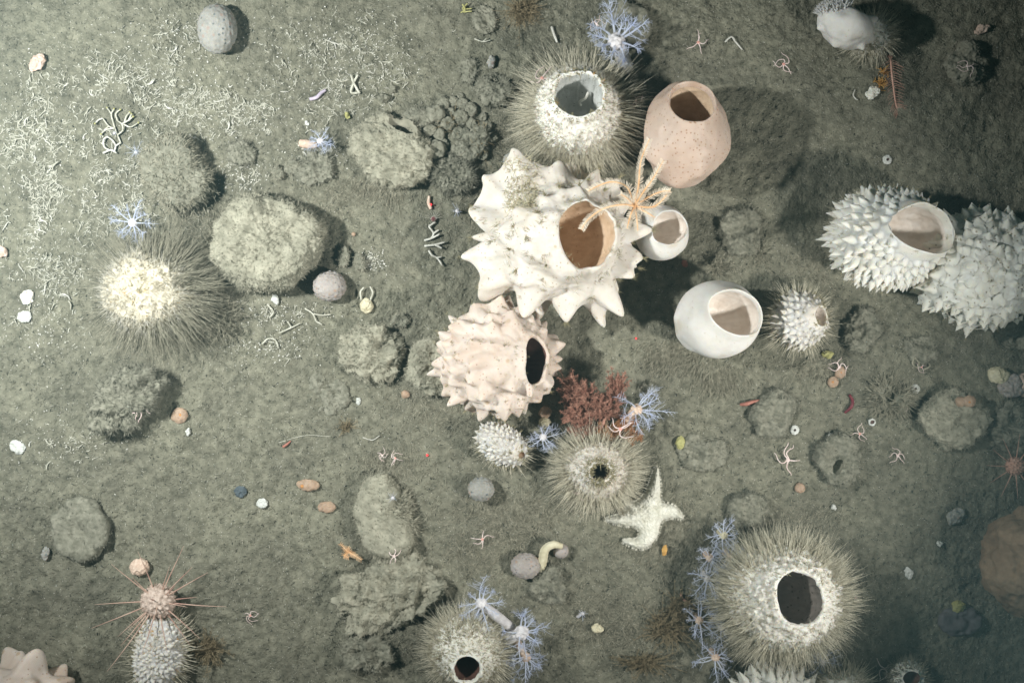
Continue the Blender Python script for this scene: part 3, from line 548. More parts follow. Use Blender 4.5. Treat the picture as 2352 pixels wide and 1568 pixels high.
# cobbled lumps
LUMPG = 'cobbled silt lumps left of the upper hairy sponge'
lp = [(1018, 238, 15, 14), (1042, 234, 12, 14), (1062, 240, 13, 15), (1080, 252, 14, 17), (1035, 258, 11, 10), (1060, 270, 17, 18), (1030, 285, 17, 15), (1082, 285, 12, 13), (1000, 262, 22, 20), (1052, 305, 14, 13), (1070, 308, 15, 14), (1092, 300, 11, 15), (988, 300, 15, 13), (1010, 310, 12, 14), (975, 330, 18, 14), (1000, 345, 26, 22), (1108, 355, 12, 14), (1045, 345, 12, 10), (880, 225, 14, 10), (1100, 320, 13, 11), (1120, 290, 12, 12), (1132, 318, 12, 10), (965, 290, 12, 12), (1022, 330, 10, 10),
      (1058, 225, 9, 9), (900, 205, 9, 9), (1110, 268, 9, 11), (1050, 365, 10, 9)]
for n_, (a, b, r1, r2) in enumerate(lp):
    g = GD(a, b); c = W(a, b, g + r1 * S * .45); vf, _ = surf(c, np.array([r1, r2, r1 * .8]) * S, noise=[(3.0 * S, 11 * S), (1.2 * S, 4 * S)], nr=40, ns=60, seed=n_, boxy=True)
    tag(mk('silt_lump', vf, M['lump'], base=(c[0], c[1], g)), 'rounded silt-covered lump in the cobbled patch left of the upper hairy sponge', 'silt lump', LUMPG)

# ------------------------------------------------------------------ coral rubble
twigs = []
for kk in range(14):
    r = np.random.default_rng(100 + kk); L_ = r.uniform(12, 24) * S; rad = r.uniform(.7, 1.25) * S
    mb = MB(); cur = r.uniform(-.3, .3) * (kk % 2); nseg = 5
    ptsx = np.linspace(-.5, .5, nseg) * L_; pts = np.stack([ptsx, cur * L_ * (1 - (2 * ptsx / L_) ** 2) + r.normal(0, .03 * L_, nseg), rad * .6 + np.abs(r.normal(0, .04 * L_, nseg))], -1)
    mb.add(*tube(pts, [rad * .8, rad, rad * 1.1, rad, rad * .55], 7, n=11, lump=.1))
    if kk % 3:
        a0 = pts[2]; dr = r.uniform(.5, 1.1) * r.choice([-1, 1]); Lb = L_ * r.uniform(.3, .55)
        mb.add(*tube([a0, a0 + [math.cos(dr) * Lb * .5, math.sin(dr) * Lb * .5, rad * .6], a0 + [math.cos(dr) * Lb, math.sin(dr) * Lb * 1.1, rad * .4]], [rad, rad * .8, rad * .5], 6, n=6, lump=.1))
    twigs.append(mb.get())
TC = [(90, 420, 110, 150, 1.2), (300, 440, 120, 110, 1.0), (250, 200, 140, 120, .8), (440, 210, 100, 110, .9), (560, 260, 90, 70, .8), (700, 120, 120, 70, .55), (820, 80, 120, 50, .4), (120, 620, 90, 90, .6), (60, 260, 70, 120, .5),
      (640, 720, 110, 35, .5), (770, 220, 120, 60, .5), (560, 400, 60, 40, .35), (730, 350, 90, 50, .25), (860, 160, 90, 60, .25), (430, 80, 120, 50, .4), (90, 760, 80, 70, .2), (620, 800, 80, 30, .25), (180, 1010, 120, 80, .12)]
cw = np.array([a[2] * a[3] * a[4] for a in TC]); cw = cw / cw.sum()
def tw_pos(n):
    ci = rng.choice(len(TC), n, p=cw); A = np.array(TC)[ci]
    p = A[:, :2] + rng.normal(0, .55, (n, 2)) * A[:, 2:4]
    bad = (p[:, 0] < 5) | (p[:, 1] < 5) | (np.hypot((p[:, 0] - 620) / 125, (p[:, 1] - 556) / 115) < 1) | (np.hypot((p[:, 0] - 345) / 110, (p[:, 1] - 668) / 100) < 1) | (np.hypot((p[:, 0] - 500) / 50, (p[:, 1] - 68) / 62) < 1) | (np.hypot((p[:, 0] - 400) / 75, (p[:, 1] - 420) / 85) < 1)
    bad |= n2(p[:, 0], p[:, 1], 55., 91) + .35 * n2(p[:, 0], p[:, 1], 20., 92) < -.12
    return p[~bad]
tw_me = []
first = None
P2 = tw_pos(1400)
cnt = 0
for n_, (a, b) in enumerate(P2[:280]):
    kk = n_ % 14; g = GD(a, b); p = W(a, b, g)
    if kk >= len(tw_me):
        o_ = mk('coral_twig', twigs[kk], M['twig'] if kk % 5 else M['twigw'], base=(0, 0, 0)); tw_me.append(o_)
    else: o_ = tw_me[kk].copy(); sc.collection.objects.link(o_)
    s_ = rng.uniform(.55, 1.35)
    o_.location = (p[0], p[1], g + .0012); o_.rotation_euler = (rng.normal(0, .12), rng.normal(0, .12), rng.uniform(0, 6.28)); o_.scale = (s_, s_, s_)
    tag(o_, 'short broken pale coral twig lying in the rubble of the upper left seabed', 'coral twig', 'broken coral twigs')
mb = MB()
Q = tw_pos(5200)
for n_, (a, b) in enumerate(Q):
    V, F = twigs[rng.integers(14)]; th = rng.uniform(0, 6.28); s_ = rng.uniform(.25, .8); g = GD(a, b); p = W(a, b, g); cz, sz = math.cos(th), math.sin(th)
    tx = rng.normal(0, .25); V2 = V * s_; V2 = np.stack([V2[:, 0] * cz - V2[:, 1] * sz, V2[:, 0] * sz + V2[:, 1] * cz, V2[:, 2] + V2[:, 0] * tx], -1) + [p[0], p[1], g + .0006]
    mb.add(V2, F)
tag(mk('coral_rubble', mb, M['twig']), 'fine pale coral crumbs scattered between the twigs', 'coral rubble', kind='stuff')

# ------------------------------------------------------------------ loose detritus on the sediment
def scatter(n, clusters=None):
    if clusters is None:
        dx = rng.uniform(-30, 2382, n); dy = rng.uniform(-30, 1598, n)
    else:
        A = np.array(clusters)[rng.integers(len(clusters), size=n)]; dx, dy = (A[:, :2] + rng.normal(0, .6, (n, 2)) * A[:, 2:4]).T
    x = (dx - 1176) * S; y = (784 - dy) * S
    return np.stack([x, y, G(x, y)], -1)
def lay(n, L, wd, m, name, lab, up=.25, seg=2, cl=None, sides=3):
    P = scatter(n, cl); d = rng.normal(0, 1, (n, 3)); d[:, 2] = np.abs(d[:, 2]) * up
    V, F, _ = strands(P, d, L * rng.uniform(.4, 1.6, n), wd * rng.uniform(.6, 1.5, n), rng.normal(0, .25, (n, 3)) * [1, 1, .4], seg=seg, taper=.6)
    return tag(mk(name, (V, F), M[m]), lab, 'detritus', kind='stuff')
lay(34000, .0065, .00055, 'detritus', 'detritus_fibres', 'fine olive fibres matted over the seabed', .22)
lay(12000, .0055, .00045, 'pale', 'pale_fibres', 'fine pale fibres and spicules strewn over the seabed', .8)
lay(10000, .0040, .0008, 'dark', 'dark_crumbs', 'dark crumbs strewn over the sediment', .3, 1)
P = scatter(20000); V, F, _ = strands(P, rng.normal(0, 1, P.shape), .0011, .00065 * rng.uniform(.5, 1.6, len(P)), seg=1, taper=.3)
tag(mk('shell_grit', (V, F), M['grit']), 'tiny pale specks of shell grit strewn over the sediment', 'shell grit', kind='stuff')
P = scatter(3500, [(a[0], a[1], a[2], a[3]) for a in TC] + [(850, 600, 30, 22), (850, 600, 22, 14)]); V, F, _ = strands(P, rng.normal(0, 1, P.shape), .003, .0011 * rng.uniform(.5, 1.6, len(P)), seg=1, taper=.3)
tag(mk('white_grit', (V, F), M['grit']), 'coarser white grit gathered in the coral rubble and right of the round silted sponge', 'shell grit', kind='stuff')
# filament turf: clusters x,y,sx,sy,n,angle,spread,length
TURF = [(1010, 930, 110, 60, 1500, 80, 60, 20), (900, 1080, 70, 40, 900, 90, 40, 22), (1190, 1180, 130, 50, 1800, 20, 90, 24), (1560, 810, 60, 30, 900, -120, 25, 40), (1640, 860, 60, 25, 700, -80, 25, 34), (1500, 1200, 90, 80, 1600, 200, 90, 26),
        (1130, 1270, 110, 60, 1600, 0, 180, 20), (1380, 1420, 120, 70, 2200, 60, 180, 22), (1530, 1230, 60, 60, 900, 240, 50, 34), (960, 1470, 90, 50, 1200, 0, 180, 18), (1880, 840, 60, 30, 600, -90, 60, 28), (1180, 330, 60, 60, 700, 180, 90, 22), (1120, 480, 70, 80, 900, 30, 120, 18),
        (860, 430, 90, 30, 600, -100, 25, 30), (1880, 620, 50, 70, 500, 180, 60, 24), (760, 480, 90, 70, 900, 0, 180, 14), (470, 720, 90, 80, 1500, -20, 60, 26), (430, 460, 70, 70, 1300, 30, 120, 18), (1700, 600, 60, 40, 400, 90, 180, 14), (1840, 1200, 90, 40, 700, 90, 60, 18), (2100, 880, 120, 60, 500, 90, 180, 14)]
Ps, Ds, Ls = [], [], []
for (a, b, sx, sy, n_, an, spd, L_) in TURF:
    P = scatter(n_, [(a, b, sx, sy)]); th = np.radians(an + rng.normal(0, spd, n_)); Ps.append(P); Ds.append(np.stack([np.cos(th), np.sin(th), rng.uniform(.05, .4, n_)], -1)); Ls.append(L_ * .85 * S * rng.uniform(.4, 1.5, n_))
P = np.concatenate(Ps); n_ = len(P)
V, F, _ = strands(P, np.concatenate(Ds), np.concatenate(Ls), .00052 * rng.uniform(.6, 1.5, n_), rng.normal(0, .35, (n_, 3)) * [1, 1, .3] - [0, 0, .2], seg=5, wig=.02)
tag(mk('filament_turf', (V, F), M['hair2']), 'olive filaments and hydroid threads growing over the sediment', 'turf', kind='stuff')

# ------------------------------------------------------------------ tentacled animals
def tent(dx, dy, r, label, zc=None, n=10, seed=0, body='bluebody', stalk=None, tilt=(0, 0), wd=1.0, dens=1.0, group='blue tentacled animals', el=(.1, .7), name='sea_cucumber', cat='sea cucumber', cr=None):
    rg = np.random.default_rng(seed + 500); g = GD(dx, dy); z = g + (zc if zc is not None else r * .45) * S; c = W(dx, dy, z); k = SZ(1, z); r_ = r * k
    t = thing(name, (c[0], c[1], g), label, cat, group)
    br = (cr or r * .17) * k
    vf, _ = surf(c, (br, br, br * .8), noise=[(br * .15, br * .3)], nr=24, ns=32, seed=seed); mk('crown_disc', vf, M[body], t)
    st = stalk or (c + [0, 0, 0]) * [1, 1, 0] + [0, 0, g - .004]
    if stalk is not None: st = W(stalk[0], stalk[1], GD(*stalk[:2]) + stalk[2] * S)
    mk('body', tube([st, (np.asarray(st) + c) / 2 + [0, 0, br * .3], c], [br * .8, br * .85, br * .7], 14, n=12, lump=.03), M[body], t)
    for q in range(n):
        an = 2 * math.pi * (q + rg.uniform(-.3, .3)) / n; e = rg.uniform(*el)
        d = nz(np.array([math.cos(an) + tilt[0], math.sin(an) + tilt[1], e])); L_ = r_ * rg.uniform(.62, 1.15)
        bd = rg.normal(0, .20, 3) + [0, 0, -.1]
        mb = MB(); V, F, P = strands([c + d * br * .5], [d], [L_], [r_ * .032 * wd], [bd], seg=12, sides=6, taper=.82); mb.add(V, F); P = P[0]
        nb = int(13 * dens); ti = rg.uniform(.28, 1, nb); root = P[(ti * 12).astype(int)]
        s_ = rg.choice([-1, 1], nb); side = nz(np.cross(d, [0, 0, 1.])); bdir = nz(d * rg.uniform(.5, 1.2, (nb, 1)) + side * s_[:, None] * rg.uniform(.5, 1, (nb, 1)) + rg.normal(0, .35, (nb, 3)))
        bl = L_ * .42 * (1.15 - ti) * rg.uniform(.6, 1.3, nb) + L_ * .08
        V, F, PB = strands(root, bdir, bl, r_ * .010 * wd, rg.normal(0, .2, (nb, 3)), seg=5, sides=4, taper=.7); mb.add(V, F)
        nc = int(5 * dens); ri = np.repeat(np.arange(nb), nc); tj = rg.integers(1, 6, len(ri)); root2 = PB[ri, tj]
        V, F, _ = strands(root2, nz(bdir[ri] + rg.normal(0, .6, (len(ri), 3))), bl[ri] * rg.uniform(.2, .5, len(ri)), r_ * .0055 * wd, seg=3, sides=3, taper=.5); mb.add(V, F)
        mk('tentacle', mb, M['blue'], t)
    return t
tent(1415, 95, 92, 'largest blue-white feathery tentacled animal, above the upper hairy sponge', zc=75, seed=1, stalk=(1440, 160, 10), tilt=(.1, .25), cr=20, dens=1.3)
tent(736, 324, 36, 'small blue tentacled animal on a peach stub, left of the slanting hollow', zc=24, seed=2, body='bluebody', cr=8)
tent(305, 512, 52, 'blue tentacled animal above the left hairy sponge', zc=40, seed=3, cr=10, wd=1.1)
tent(1105, 1385, 56, 'blue tentacled animal on a pale stalk above the bottom hairy sponge', zc=100, seed=4, stalk=(1175, 1440, 50), cr=14, tilt=(0, .2), group='tentacled animals')
tent(1198, 1452, 62, 'bright blue-white tentacled animal right of the bottom hairy sponge', zc=70, seed=5, stalk=(1150, 1470, 40), cr=17, tilt=(.7, 0))
tent(1208, 1508, 50, 'pinkish stalked tentacled animal at the bottom edge', zc=50, seed=6, stalk=(1180, 1460, 30), cr=11, tilt=(.1, -.6), body='pinkbody')
tent(1462, 940, 62, 'blue tentacled animal with a tan body at the right of the red bush', zc=60, seed=7, stalk=(1415, 985, 30), cr=13, tilt=(.6, 0), body='pinkbody')
tent(1248, 1004, 40, 'small blue tentacled animal between the white egg-shaped sponge and the red bush', zc=40, seed=8, cr=9)
for n_, (a, b, r, lb, bd_) in enumerate([(1662, 1228, 50, 'uppermost of the blue tentacled animals left of the large lower right sponge', 'creamtube'), (1676, 1278, 46, 'blue tentacled animal with a rusty centre left of the large lower right sponge', 'pinkbody'),
                               (1630, 1280, 40, 'faint blue tentacled animal just left of the rusty-centred one', 'pinkbody'), (1625, 1328, 52, 'blue tentacled animal directly below the faint one', 'bluebody'), (1606, 1424, 50, 'blue tentacled animal nearest the pink worm', 'pinkbody'),
                               (1658, 1440, 46, 'white-centred blue tentacled animal beside the yellow sprigs', 'bluebody'), (1643, 1508, 50, 'lowest blue tentacled animal left of the large lower right sponge', 'pinkbody')]):
    tent(a, b, r, lb, zc=55, seed=20 + n_, cr=10, body=bd_, wd=1.15, dens=.8)
tent(1888, 1520, 44, 'dim blue tentacled animal below the large lower right sponge', zc=30, seed=31, cr=7)
tent(1050, 485, 16, 'tiny white polyp with straight arms, left of the largest white sponge', zc=12, seed=32, cr=4, n=9, dens=.15, wd=1.3, group='tiny polyps', name='polyp', cat='polyp')
tent(887, 1308, 15, 'tiny white anemone at the foot of the upright oval silt-covered sponge', zc=34, seed=33, cr=6, n=16, dens=.1, wd=1.5, group='tiny polyps', name='polyp', cat='polyp')
tent(1338, 1408, 16, 'tiny white polyp on a short stalk in the bottom turf', zc=14, seed=34, cr=4, n=8, dens=.15, wd=1.6, group='tiny polyps', name='polyp', cat='polyp', stalk=(1326, 1416, 2))
tent(263, 306, 9, 'minute blue polyp beside the yellow-tipped branching coral', zc=8, seed=35, cr=3, n=7, dens=.1, wd=1.6, group='tiny polyps', name='polyp', cat='polyp')
tent(902, 1143, 14, 'tiny pink-white polyp on the upright oval silt-covered sponge', zc=52, seed=36, cr=3.5, n=9, dens=.1, wd=1, group='tiny polyps', name='polyp', cat='polyp')
tent(312, 350, 26, 'very faint blue polyp at the top of the dark fuzzy mound', zc=30, seed=37, cr=3, n=12, dens=.2, wd=.8, group='tiny polyps', name='polyp', cat='polyp')
mk_w = mk
def worm(name, pts, rad, m, label, cat='worm', z=3, n=20, sides=8, flat=1, lump=.0):
    P = [W(a, b, GD(a, b) + (z if len(q) == 0 else q[0]) * S) for (a, b, *q) in pts]
    return tag(mk(name, tube(P, np.array(np.atleast_1d(rad), float) * S, sides, n=n, flat=flat, lump=lump), M[m]), label, cat)
worm('peach_stub', [(688, 328), (705, 331), (728, 333)], [8, 11, 10, 6], 'pinkbody', 'peach knobbly stub under the small blue tentacled animal', 'tube', 6, lump=.05)

# ------------------------------------------------------------------ feather stars
def feather(arms, base, zb, label, aw, pl, pm, am, name='feather_star', taper=.45, pn=1.0):
    b = W(*base, zb * S); t = thing(name, b, label, 'feather star')
    vf, _ = surf(b, np.array([aw * 2.2, aw * 2.2, aw * 2]) * S, noise=[(1 * S, 4 * S)], nr=16, ns=20); mk('calyx', vf, M[am], t)
    for ar in arms:
        pts = [b] + [W(x, y, z * S) for (x, y, z) in ar]; n = 60; p = spline(pts, n)
        mb = MB(); mb.add(*tube(p, np.array([aw, aw, aw * .8, aw * taper]) * S, 6)); mk_a = mk('arm', mb, M[am], t)
        T = nz(np.gradient(p, axis=0)); L_ = np.linalg.norm(np.diff(p, axis=0), axis=1).sum(); m_ = int(L_ / (2.6 * S) * pn); s_ = np.linspace(.06, .99, m_); idx = (s_ * (n - 1)).astype(int)
        side = nz(np.cross(T[idx], [0, 0, 1.])); V_, F_ = [], []
        sb = MB()
        for sg in (-1, 1):
            d = nz(side * sg + T[idx] * .35 + np.array([0, 0, .35]) + rng.normal(0, .08, (m_, 3)))
            ln = pl * 1.25 * S * (1 - .35 * s_) * np.minimum(1, .5 + s_ * 6) * rng.uniform(.8, 1.15, m_)
            V, F, _ = strands(p[idx], d, ln, .85 * S, T[idx] * .25, seg=3, taper=.5); sb.add(V, F)
        mk('pinnules', sb, M[pm], mk_a, base=(b)) if False else mk('pinnules', sb, M[pm], t)
    return t
A = [[(1440, 430, 262), (1405, 418, 268), (1372, 428, 262), (1350, 440, 255)], [(1466, 430, 300), (1472, 370, 330), (1492, 318, 340)], [(1478, 440, 300), (1500, 410, 320), (1524, 368, 330)],
     [(1490, 452, 285), (1520, 440, 300), (1540, 438, 305)], [(1500, 475, 275), (1525, 455, 290), (1535, 440, 300)], [(1430, 470, 285), (1385, 480, 290), (1350, 505, 285), (1335, 528, 275)],
     [(1448, 495, 265), (1440, 525, 250)], [(1462, 500, 262), (1465, 530, 245)], [(1485, 488, 262), (1505, 500, 250)], [(1440, 455, 262), (1425, 446, 258)]]
feather(A, (1457, 474), 255, 'orange feather star with long curling arms clinging to the largest white sponge', 2.0, 9.5, 'pinnule', 'orange')
feather([[(2048, 165, 12), (2052, 200, 14), (2058, 240, 10), (2066, 258, 6)]], (2045, 130), 6, 'single long rose-brown feather-like frond near the top right', 2.4, 22, 'rosearm', 'rosearm', name='sea_feather', pn=.55)
feather([[(795, 1262, 10), (782, 1248, 12)], [(790, 1275, 8), (800, 1280, 8)], [(815, 1275, 8), (830, 1285, 6)], [(800, 1255, 10)]], (803, 1268), 6, 'small orange feather star in the sediment left of the upright oval sponge', 1.1, 7, 'orange', 'orange')
# ------------------------------------------------------------------ brittle stars
BR = [(1245, 180, 36, 110, 'pinkish brittle star clinging to the top left of the upper hairy sponge'), (1370, 55, 22, 80, 'thin pale brittle star in the arms of the largest blue tentacled animal'), (1604, 98, 30, 22, 'pale pink brittle star at the top right of the largest tentacled animal'),
      (1800, 148, 30, 12, 'thin pale brittle star in the open sediment at upper right'), (2222, 152, 26, 42, 'dim pale brittle star lying on the round silt-covered sponge at top right'), (1810, 1056, 38, 10, 'pinkish white brittle star on the sediment right of the starfish'), (1975, 996, 24, 8, 'thin pale brittle star right of the small white pebble'),
      (2062, 1046, 26, 8, 'faint pale brittle star in the dim lower right sediment'), (575, 1413, 20, 6, 'small red-centred brittle star right of the urchin'), (1108, 1238, 26, 10, 'curled pale brittle star above the grey jelly ball with the cream tube'), (316, 940, 30, 40, 'white brittle star emerging from a hollow in the left hump'),
      (905, 1277, 26, 48, 'pink curly-armed brittle star at the foot of the upright oval silted sponge'), (1425, 985, 36, 80, 'white brittle star draped over the red bush'), (1080, 1056, 0, 0, ''), (878, 1045, 18, 14, 'small pink brittle star above the upright oval silted sponge'),
      (908, 1052, 20, 14, 'wavy brittle star just right of the small pink one above the oval sponge'), (1460, 232, 22, 95, 'thin brittle star on the right flank of the upper hairy sponge'), (1928, 843, 28, 10, 'pink brittle star above the paired tan discs'), (2117, 843, 16, 8, 'small pale brittle star on the lattice coral'),
      (2072, 976, 18, 8, 'x') if False else (2076, 934, 18, 10, 'small pale brittle star beside the bristly sponge with the round pore'), (2035, 1535, 34, 8, 'dim pink brittle star near the bottom right corner'), (1366, 1275, 0, 0, ''), (2165, 1248, 0, 0, ''), (1335, 1130, 30, 62, 'pinkish brittle star on the lower side of the lower hairy sponge'),
      (1965, 1372, 9, 50, 'tiny pink brittle star on the right flank of the large lower right sponge'), (1030, 1290, 0, 0, ''), (1895, 960, 0, 0, ''), (2360, 100, 0, 0, '')]
for n_, (a, b, r, z, lb) in enumerate(BR):
    if not r: continue
    rg = np.random.default_rng(n_ + 900); g = GD(a, b); zz = g + (z + 3) * S; c = W(a, b, zz); k = SZ(1, zz); t = thing('brittle_star', c, lb, 'brittle star', 'brittle stars')
    dr = r * .13 * k; vf, _ = surf(c, (dr, dr, dr * .5), nr=12, ns=16); mk('disc', vf, M['brittled'] if n_ in (0, 2, 8, 24, 18) or n_ % 3 == 0 else M['brittle'], t)
    a0 = rg.uniform(0, 6.28)
    for q in range(5):
        an = a0 + q * 1.2566 + rg.normal(0, .16); pts = []; L_ = r * k * rg.uniform(.75, 1.1); w1 = rg.normal(0, .5); w2 = rg.normal(0, .5)
        for s_ in np.linspace(0, 1, 7):
            an2 = an + w1 * s_ + w2 * math.sin(s_ * 5); rr = L_ * s_
            pts.append(c + [math.cos(an2) * rr, math.sin(an2) * rr, math.sin(s_ * 3.1) * r * k * .06 - s_ * min(z, 6) * S * .6])
        mk('arm', tube(pts, np.array([r * .045, r * .036, r * .02]) * k, 5, n=22), M['brittle'], t)

# ------------------------------------------------------------------ starfish
def starfish():
    c0 = (1484, 1178); tips_ = [[(1500, 1130), (1508, 1076)], [(1535, 1172), (1564, 1186)], [(1490, 1220), (1470, 1246), (1436, 1242)], [(1440, 1190), (1396, 1192)], [(1455, 1165), (1432, 1152)]]
    g = max(GD(*c0), 0) + .004; k = S
    c = W(*c0, g); t = thing('starfish', c, 'cream five-armed starfish with a curled lower arm, below right of the lower hairy sponge', 'starfish')
    xs_ = np.arange(1375, 1580, 1.0); ys_ = np.arange(1060, 1262, 1.0); XX, YY = np.meshgrid(xs_, ys_); f = np.full(XX.shape, -9.0)
    def seg(p0, p1, r0, r1):
        d = np.array(p1) - p0; L2 = d @ d; tt = np.clip(((XX - p0[0]) * d[0] + (YY - p0[1]) * d[1]) / L2, 0, 1); D = np.hypot(XX - p0[0] - tt * d[0], YY - p0[1] - tt * d[1]); return (r0 + (r1 - r0) * tt) - D
    parts = [(30 - np.hypot(XX - c0[0], YY - c0[1]))]; tot = [0]
    for ti, tp in enumerate(tips_):
        p = spline([np.array([*c0, 0.])] + [np.array([*q, 0.]) for q in tp], 12)[:, :2]; rs = np.linspace([28, 27, 30, 27, 16][ti], 5, 12)
        arm = np.full(XX.shape, -99.)
        for q in range(11): arm = np.maximum(arm, seg(p[q], p[q + 1], rs[q], rs[q + 1]))
        parts.append(arm)
    kk = 4.0; f = kk * np.log(sum(np.exp(np.clip(q, -60, 60) / kk) for q in parts))
    hgt = np.where(f > 0, np.sqrt(np.clip(f, 0, 26) * (52 - np.clip(f, 0, 26))) * .78, -6)
    hgt = hgt + 1.7 * n2(XX, YY, 5, 77) + 1.1 * n2(XX, YY, 2.2, 78)
    h2, w2 = XX.shape; x = (XX - 1176) * S; y = (784 - YY) * S; V = np.stack([x, y, g + hgt * S], -1).reshape(-1, 3)
    i = np.arange(h2 - 1)[:, None]; j = np.arange(w2 - 1)[None]; Fq = np.stack([i * w2 + j, (i + 1) * w2 + j, (i + 1) * w2 + j + 1, i * w2 + j + 1], -1).reshape(-1, 4)
    ok = (f.reshape(-1)[Fq] > -2.5).all(1); Fq = Fq[ok]; used = np.unique(Fq); mp = -np.ones(len(V), int); mp[used] = np.arange(len(used)); mk('body', (V[used], mp[Fq]), M['star'], t)
    # marginal spines
    mb = MB(); e = (np.abs(f) < .8); yy, xx = np.where(e); sel = rng.choice(len(yy), min(420, len(yy)), replace=False); gy, gx = np.gradient(f)
    P = np.stack([(xs_[xx[sel]] - 1176) * S, (784 - ys_[yy[sel]]) * S, np.full(len(sel), g + 3 * S)], -1); d = np.stack([-gx[yy[sel], xx[sel]], gy[yy[sel], xx[sel]], np.full(len(sel), .3)], -1)
    V, F, _ = strands(P, d, 5 * S, .8 * S, seg=2); mk('marginal_spines', (V, F), M['star'], t)
starfish()

# ------------------------------------------------------------------ urchins
def urchin(dx, dy, r, label, zc, sl, n, mt, ms, seed, sw=1.3, dirs=None):
    rg = np.random.default_rng(seed); g = GD(dx, dy); z = g + zc * S; c = W(dx, dy, z); k = SZ(1, z); t = thing('sea_urchin', (c[0], c[1], g), label, 'sea urchin')
    Dk = fib(90, .02, seed); vf, _ = surf(c, np.array([r, r, r * .8]) * k, spikes=(Dk, np.full(len(Dk), r * .13 * k), np.full(len(Dk), .17)), nr=60, ns=100); mk('test', vf, M[mt], t)
    for d, L_ in dirs: 
        d = nz(np.array(d)); V, F, _ = strands([c + d * r * .8 * k], [d], [L_ * k], [sw * k], [rg.normal(0, .03, 3)], seg=6, sides=6, taper=.8); mk('spine', (V, F), M[ms], t)
    m_ = 140; d = fib(m_, .1, seed + 1); V, F, _ = strands(c + d * r * k, d, r * .25 * k, .5 * k, seg=2); mk('short_spines', (V, F), M[ms], t)
ud = [((-.25, .97, .3), 105), ((.47, .88, .3), 125), ((.42, .9, .5), 85), ((.85, .52, .3), 115), ((1, -.08, .15), 140), ((.83, -.52, .4), 118), ((.9, .1, .0), 60), ((-.72, .69, .3), 110), ((-.6, .8, .6), 62), ((-1, .03, .3), 108), ((-.93, -.36, .3), 120), ((-.75, -.65, .2), 85), ((-.62, -.78, .3), 90),
      ((-.5, -.86, .5), 155), ((-.1, -1, .7), 100), ((.35, -.93, .6), 95), ((-.68, -.7, .6), 60), ((.6, -.75, .1), 100), ((.7, .7, .1), 90), ((-.05, .3, 1), 30), ((.2, -.3, 1), 34), ((.75, .62, .6), 50), ((.95, -.05, .5), 60)]
urchin(363, 1380, 37, 'pale pink-brown urchin with long thin spines, lower left', 60, 0, 0, 'urchin', 'spine', 5, 1.7, ud)
urchin(2332, 1070, 20, 'dim reddish long-spined urchin at the right edge', 26, 0, 0, 'rosearm', 'rosearm', 6, 1.5, [((math.cos(a_), math.sin(a_), .3), 62) for a_ in np.arange(0, 6.2, .52)])
urchin(996, 503, 6, 'tiny dark red urchin with fine pale spines, left of the largest white sponge', 8, 0, 0, 'wormred', 'hairpale', 7, .5, [((math.cos(a_), math.sin(a_), .5), 20) for a_ in np.arange(.2, 3.3, .35)])

# ------------------------------------------------------------------ red bush
t = thing('red_bush', W(1380, 940, GD(1380, 940)), 'dense brick red bushy colony between the peach sponge and the lower hairy sponge', 'soft coral')
base = W(1375, 1005, .03)
for n_, (a, b, rx_, ry_, z_, num, m_) in enumerate([(1310, 895, 34, 40, 60, 1, 'red'), (1345, 905, 40, 36, 75, 1, 'red'), (1325, 950, 40, 30, 65, 1, 'red'), (1375, 930, 34, 34, 78, 1, 'red'), (1418, 885, 30, 40, 80, 1, 'red'), (1400, 935, 34, 28, 66, 1, 'red'), (1345, 985, 42, 26, 52, 1, 'red'),
                                  (1395, 990, 36, 22, 50, 1, 'rust'), (1440, 965, 26, 24, 50, 1, 'rust'), (1370, 1020, 40, 14, 50, 1, 'rust'), (1450, 1000, 30, 12, 30, 1, 'rust')]):
    c = W(a, b, z_ * S); mb = MB(); V, F = tube([base, (base + c) / 2 + rng.normal(0, .004, 3), c], [.004, .003, .002], 6, n=8, lump=.1); mb.add(V, F)
    nb = 70; tp = c + nz(rng.normal(0, 1, (nb, 3))) * np.array([rx_, ry_, 24]) * S * rng.uniform(.5, 1, (nb, 1)); rt = (c + base) / 2 + (c - base) / 2 * rng.uniform(.2, 1, (nb, 1)); d = tp - rt; L_ = np.linalg.norm(d, axis=1)
    V, F, PB = strands(rt, d, L_, .0013, rng.normal(0, .12, (nb, 3)), seg=6, sides=4, taper=.5); mb.add(V, F)
    ri = np.repeat(np.arange(nb), 60); tj = rng.integers(2, 7, len(ri)); V, F, _ = strands(PB[ri, tj], rng.normal(0, 1, (len(ri), 3)), .0056 * rng.uniform(.5, 1.3, len(ri)), .0005, seg=2, taper=.4); mb.add(V, F)
    mk('branch', mb, M[m_], t)

# brown and tan hydroid bushes
def bush(dx, dy, rx_, ry_, z_, m_, label, n=160, tw=10, L2=.006, cat='hydroid', name='hydroid_bush', w1=.0008):
    g = GD(dx, dy); b = W(dx, dy, g); t = None; tp = np.stack([rng.normal(0, .5, n) * rx_, rng.normal(0, .5, n) * ry_, np.abs(rng.normal(.5, .3, n)) * z_], -1) * S
    rt = b + rng.normal(0, .2, (n, 3)) * np.array([rx_, ry_, 0]) * S; d = b + tp - rt + [0, 0, .004]; L_ = np.linalg.norm(d, axis=1); V, F, PB = strands(rt, d, L_, w1, rng.normal(0, .2, (n, 3)), seg=5, taper=.5); mb = MB().add(V, F)
    ri = np.repeat(np.arange(n), tw); V, F, _ = strands(PB[ri, rng.integers(1, 6, len(ri))], nz(d[ri]) + rng.normal(0, .8, (len(ri), 3)), L2 * rng.uniform(.4, 1.3, len(ri)), w1 * .65, seg=2, taper=.4); mb.add(V, F)
    return tag(mk(name, mb, M[m_], base=b), label, cat)
bush(1530, 1440, 62, 40, 24, 'brownhyd', 'brown feathery bush in the turf left of the tentacled group', 260, 14)
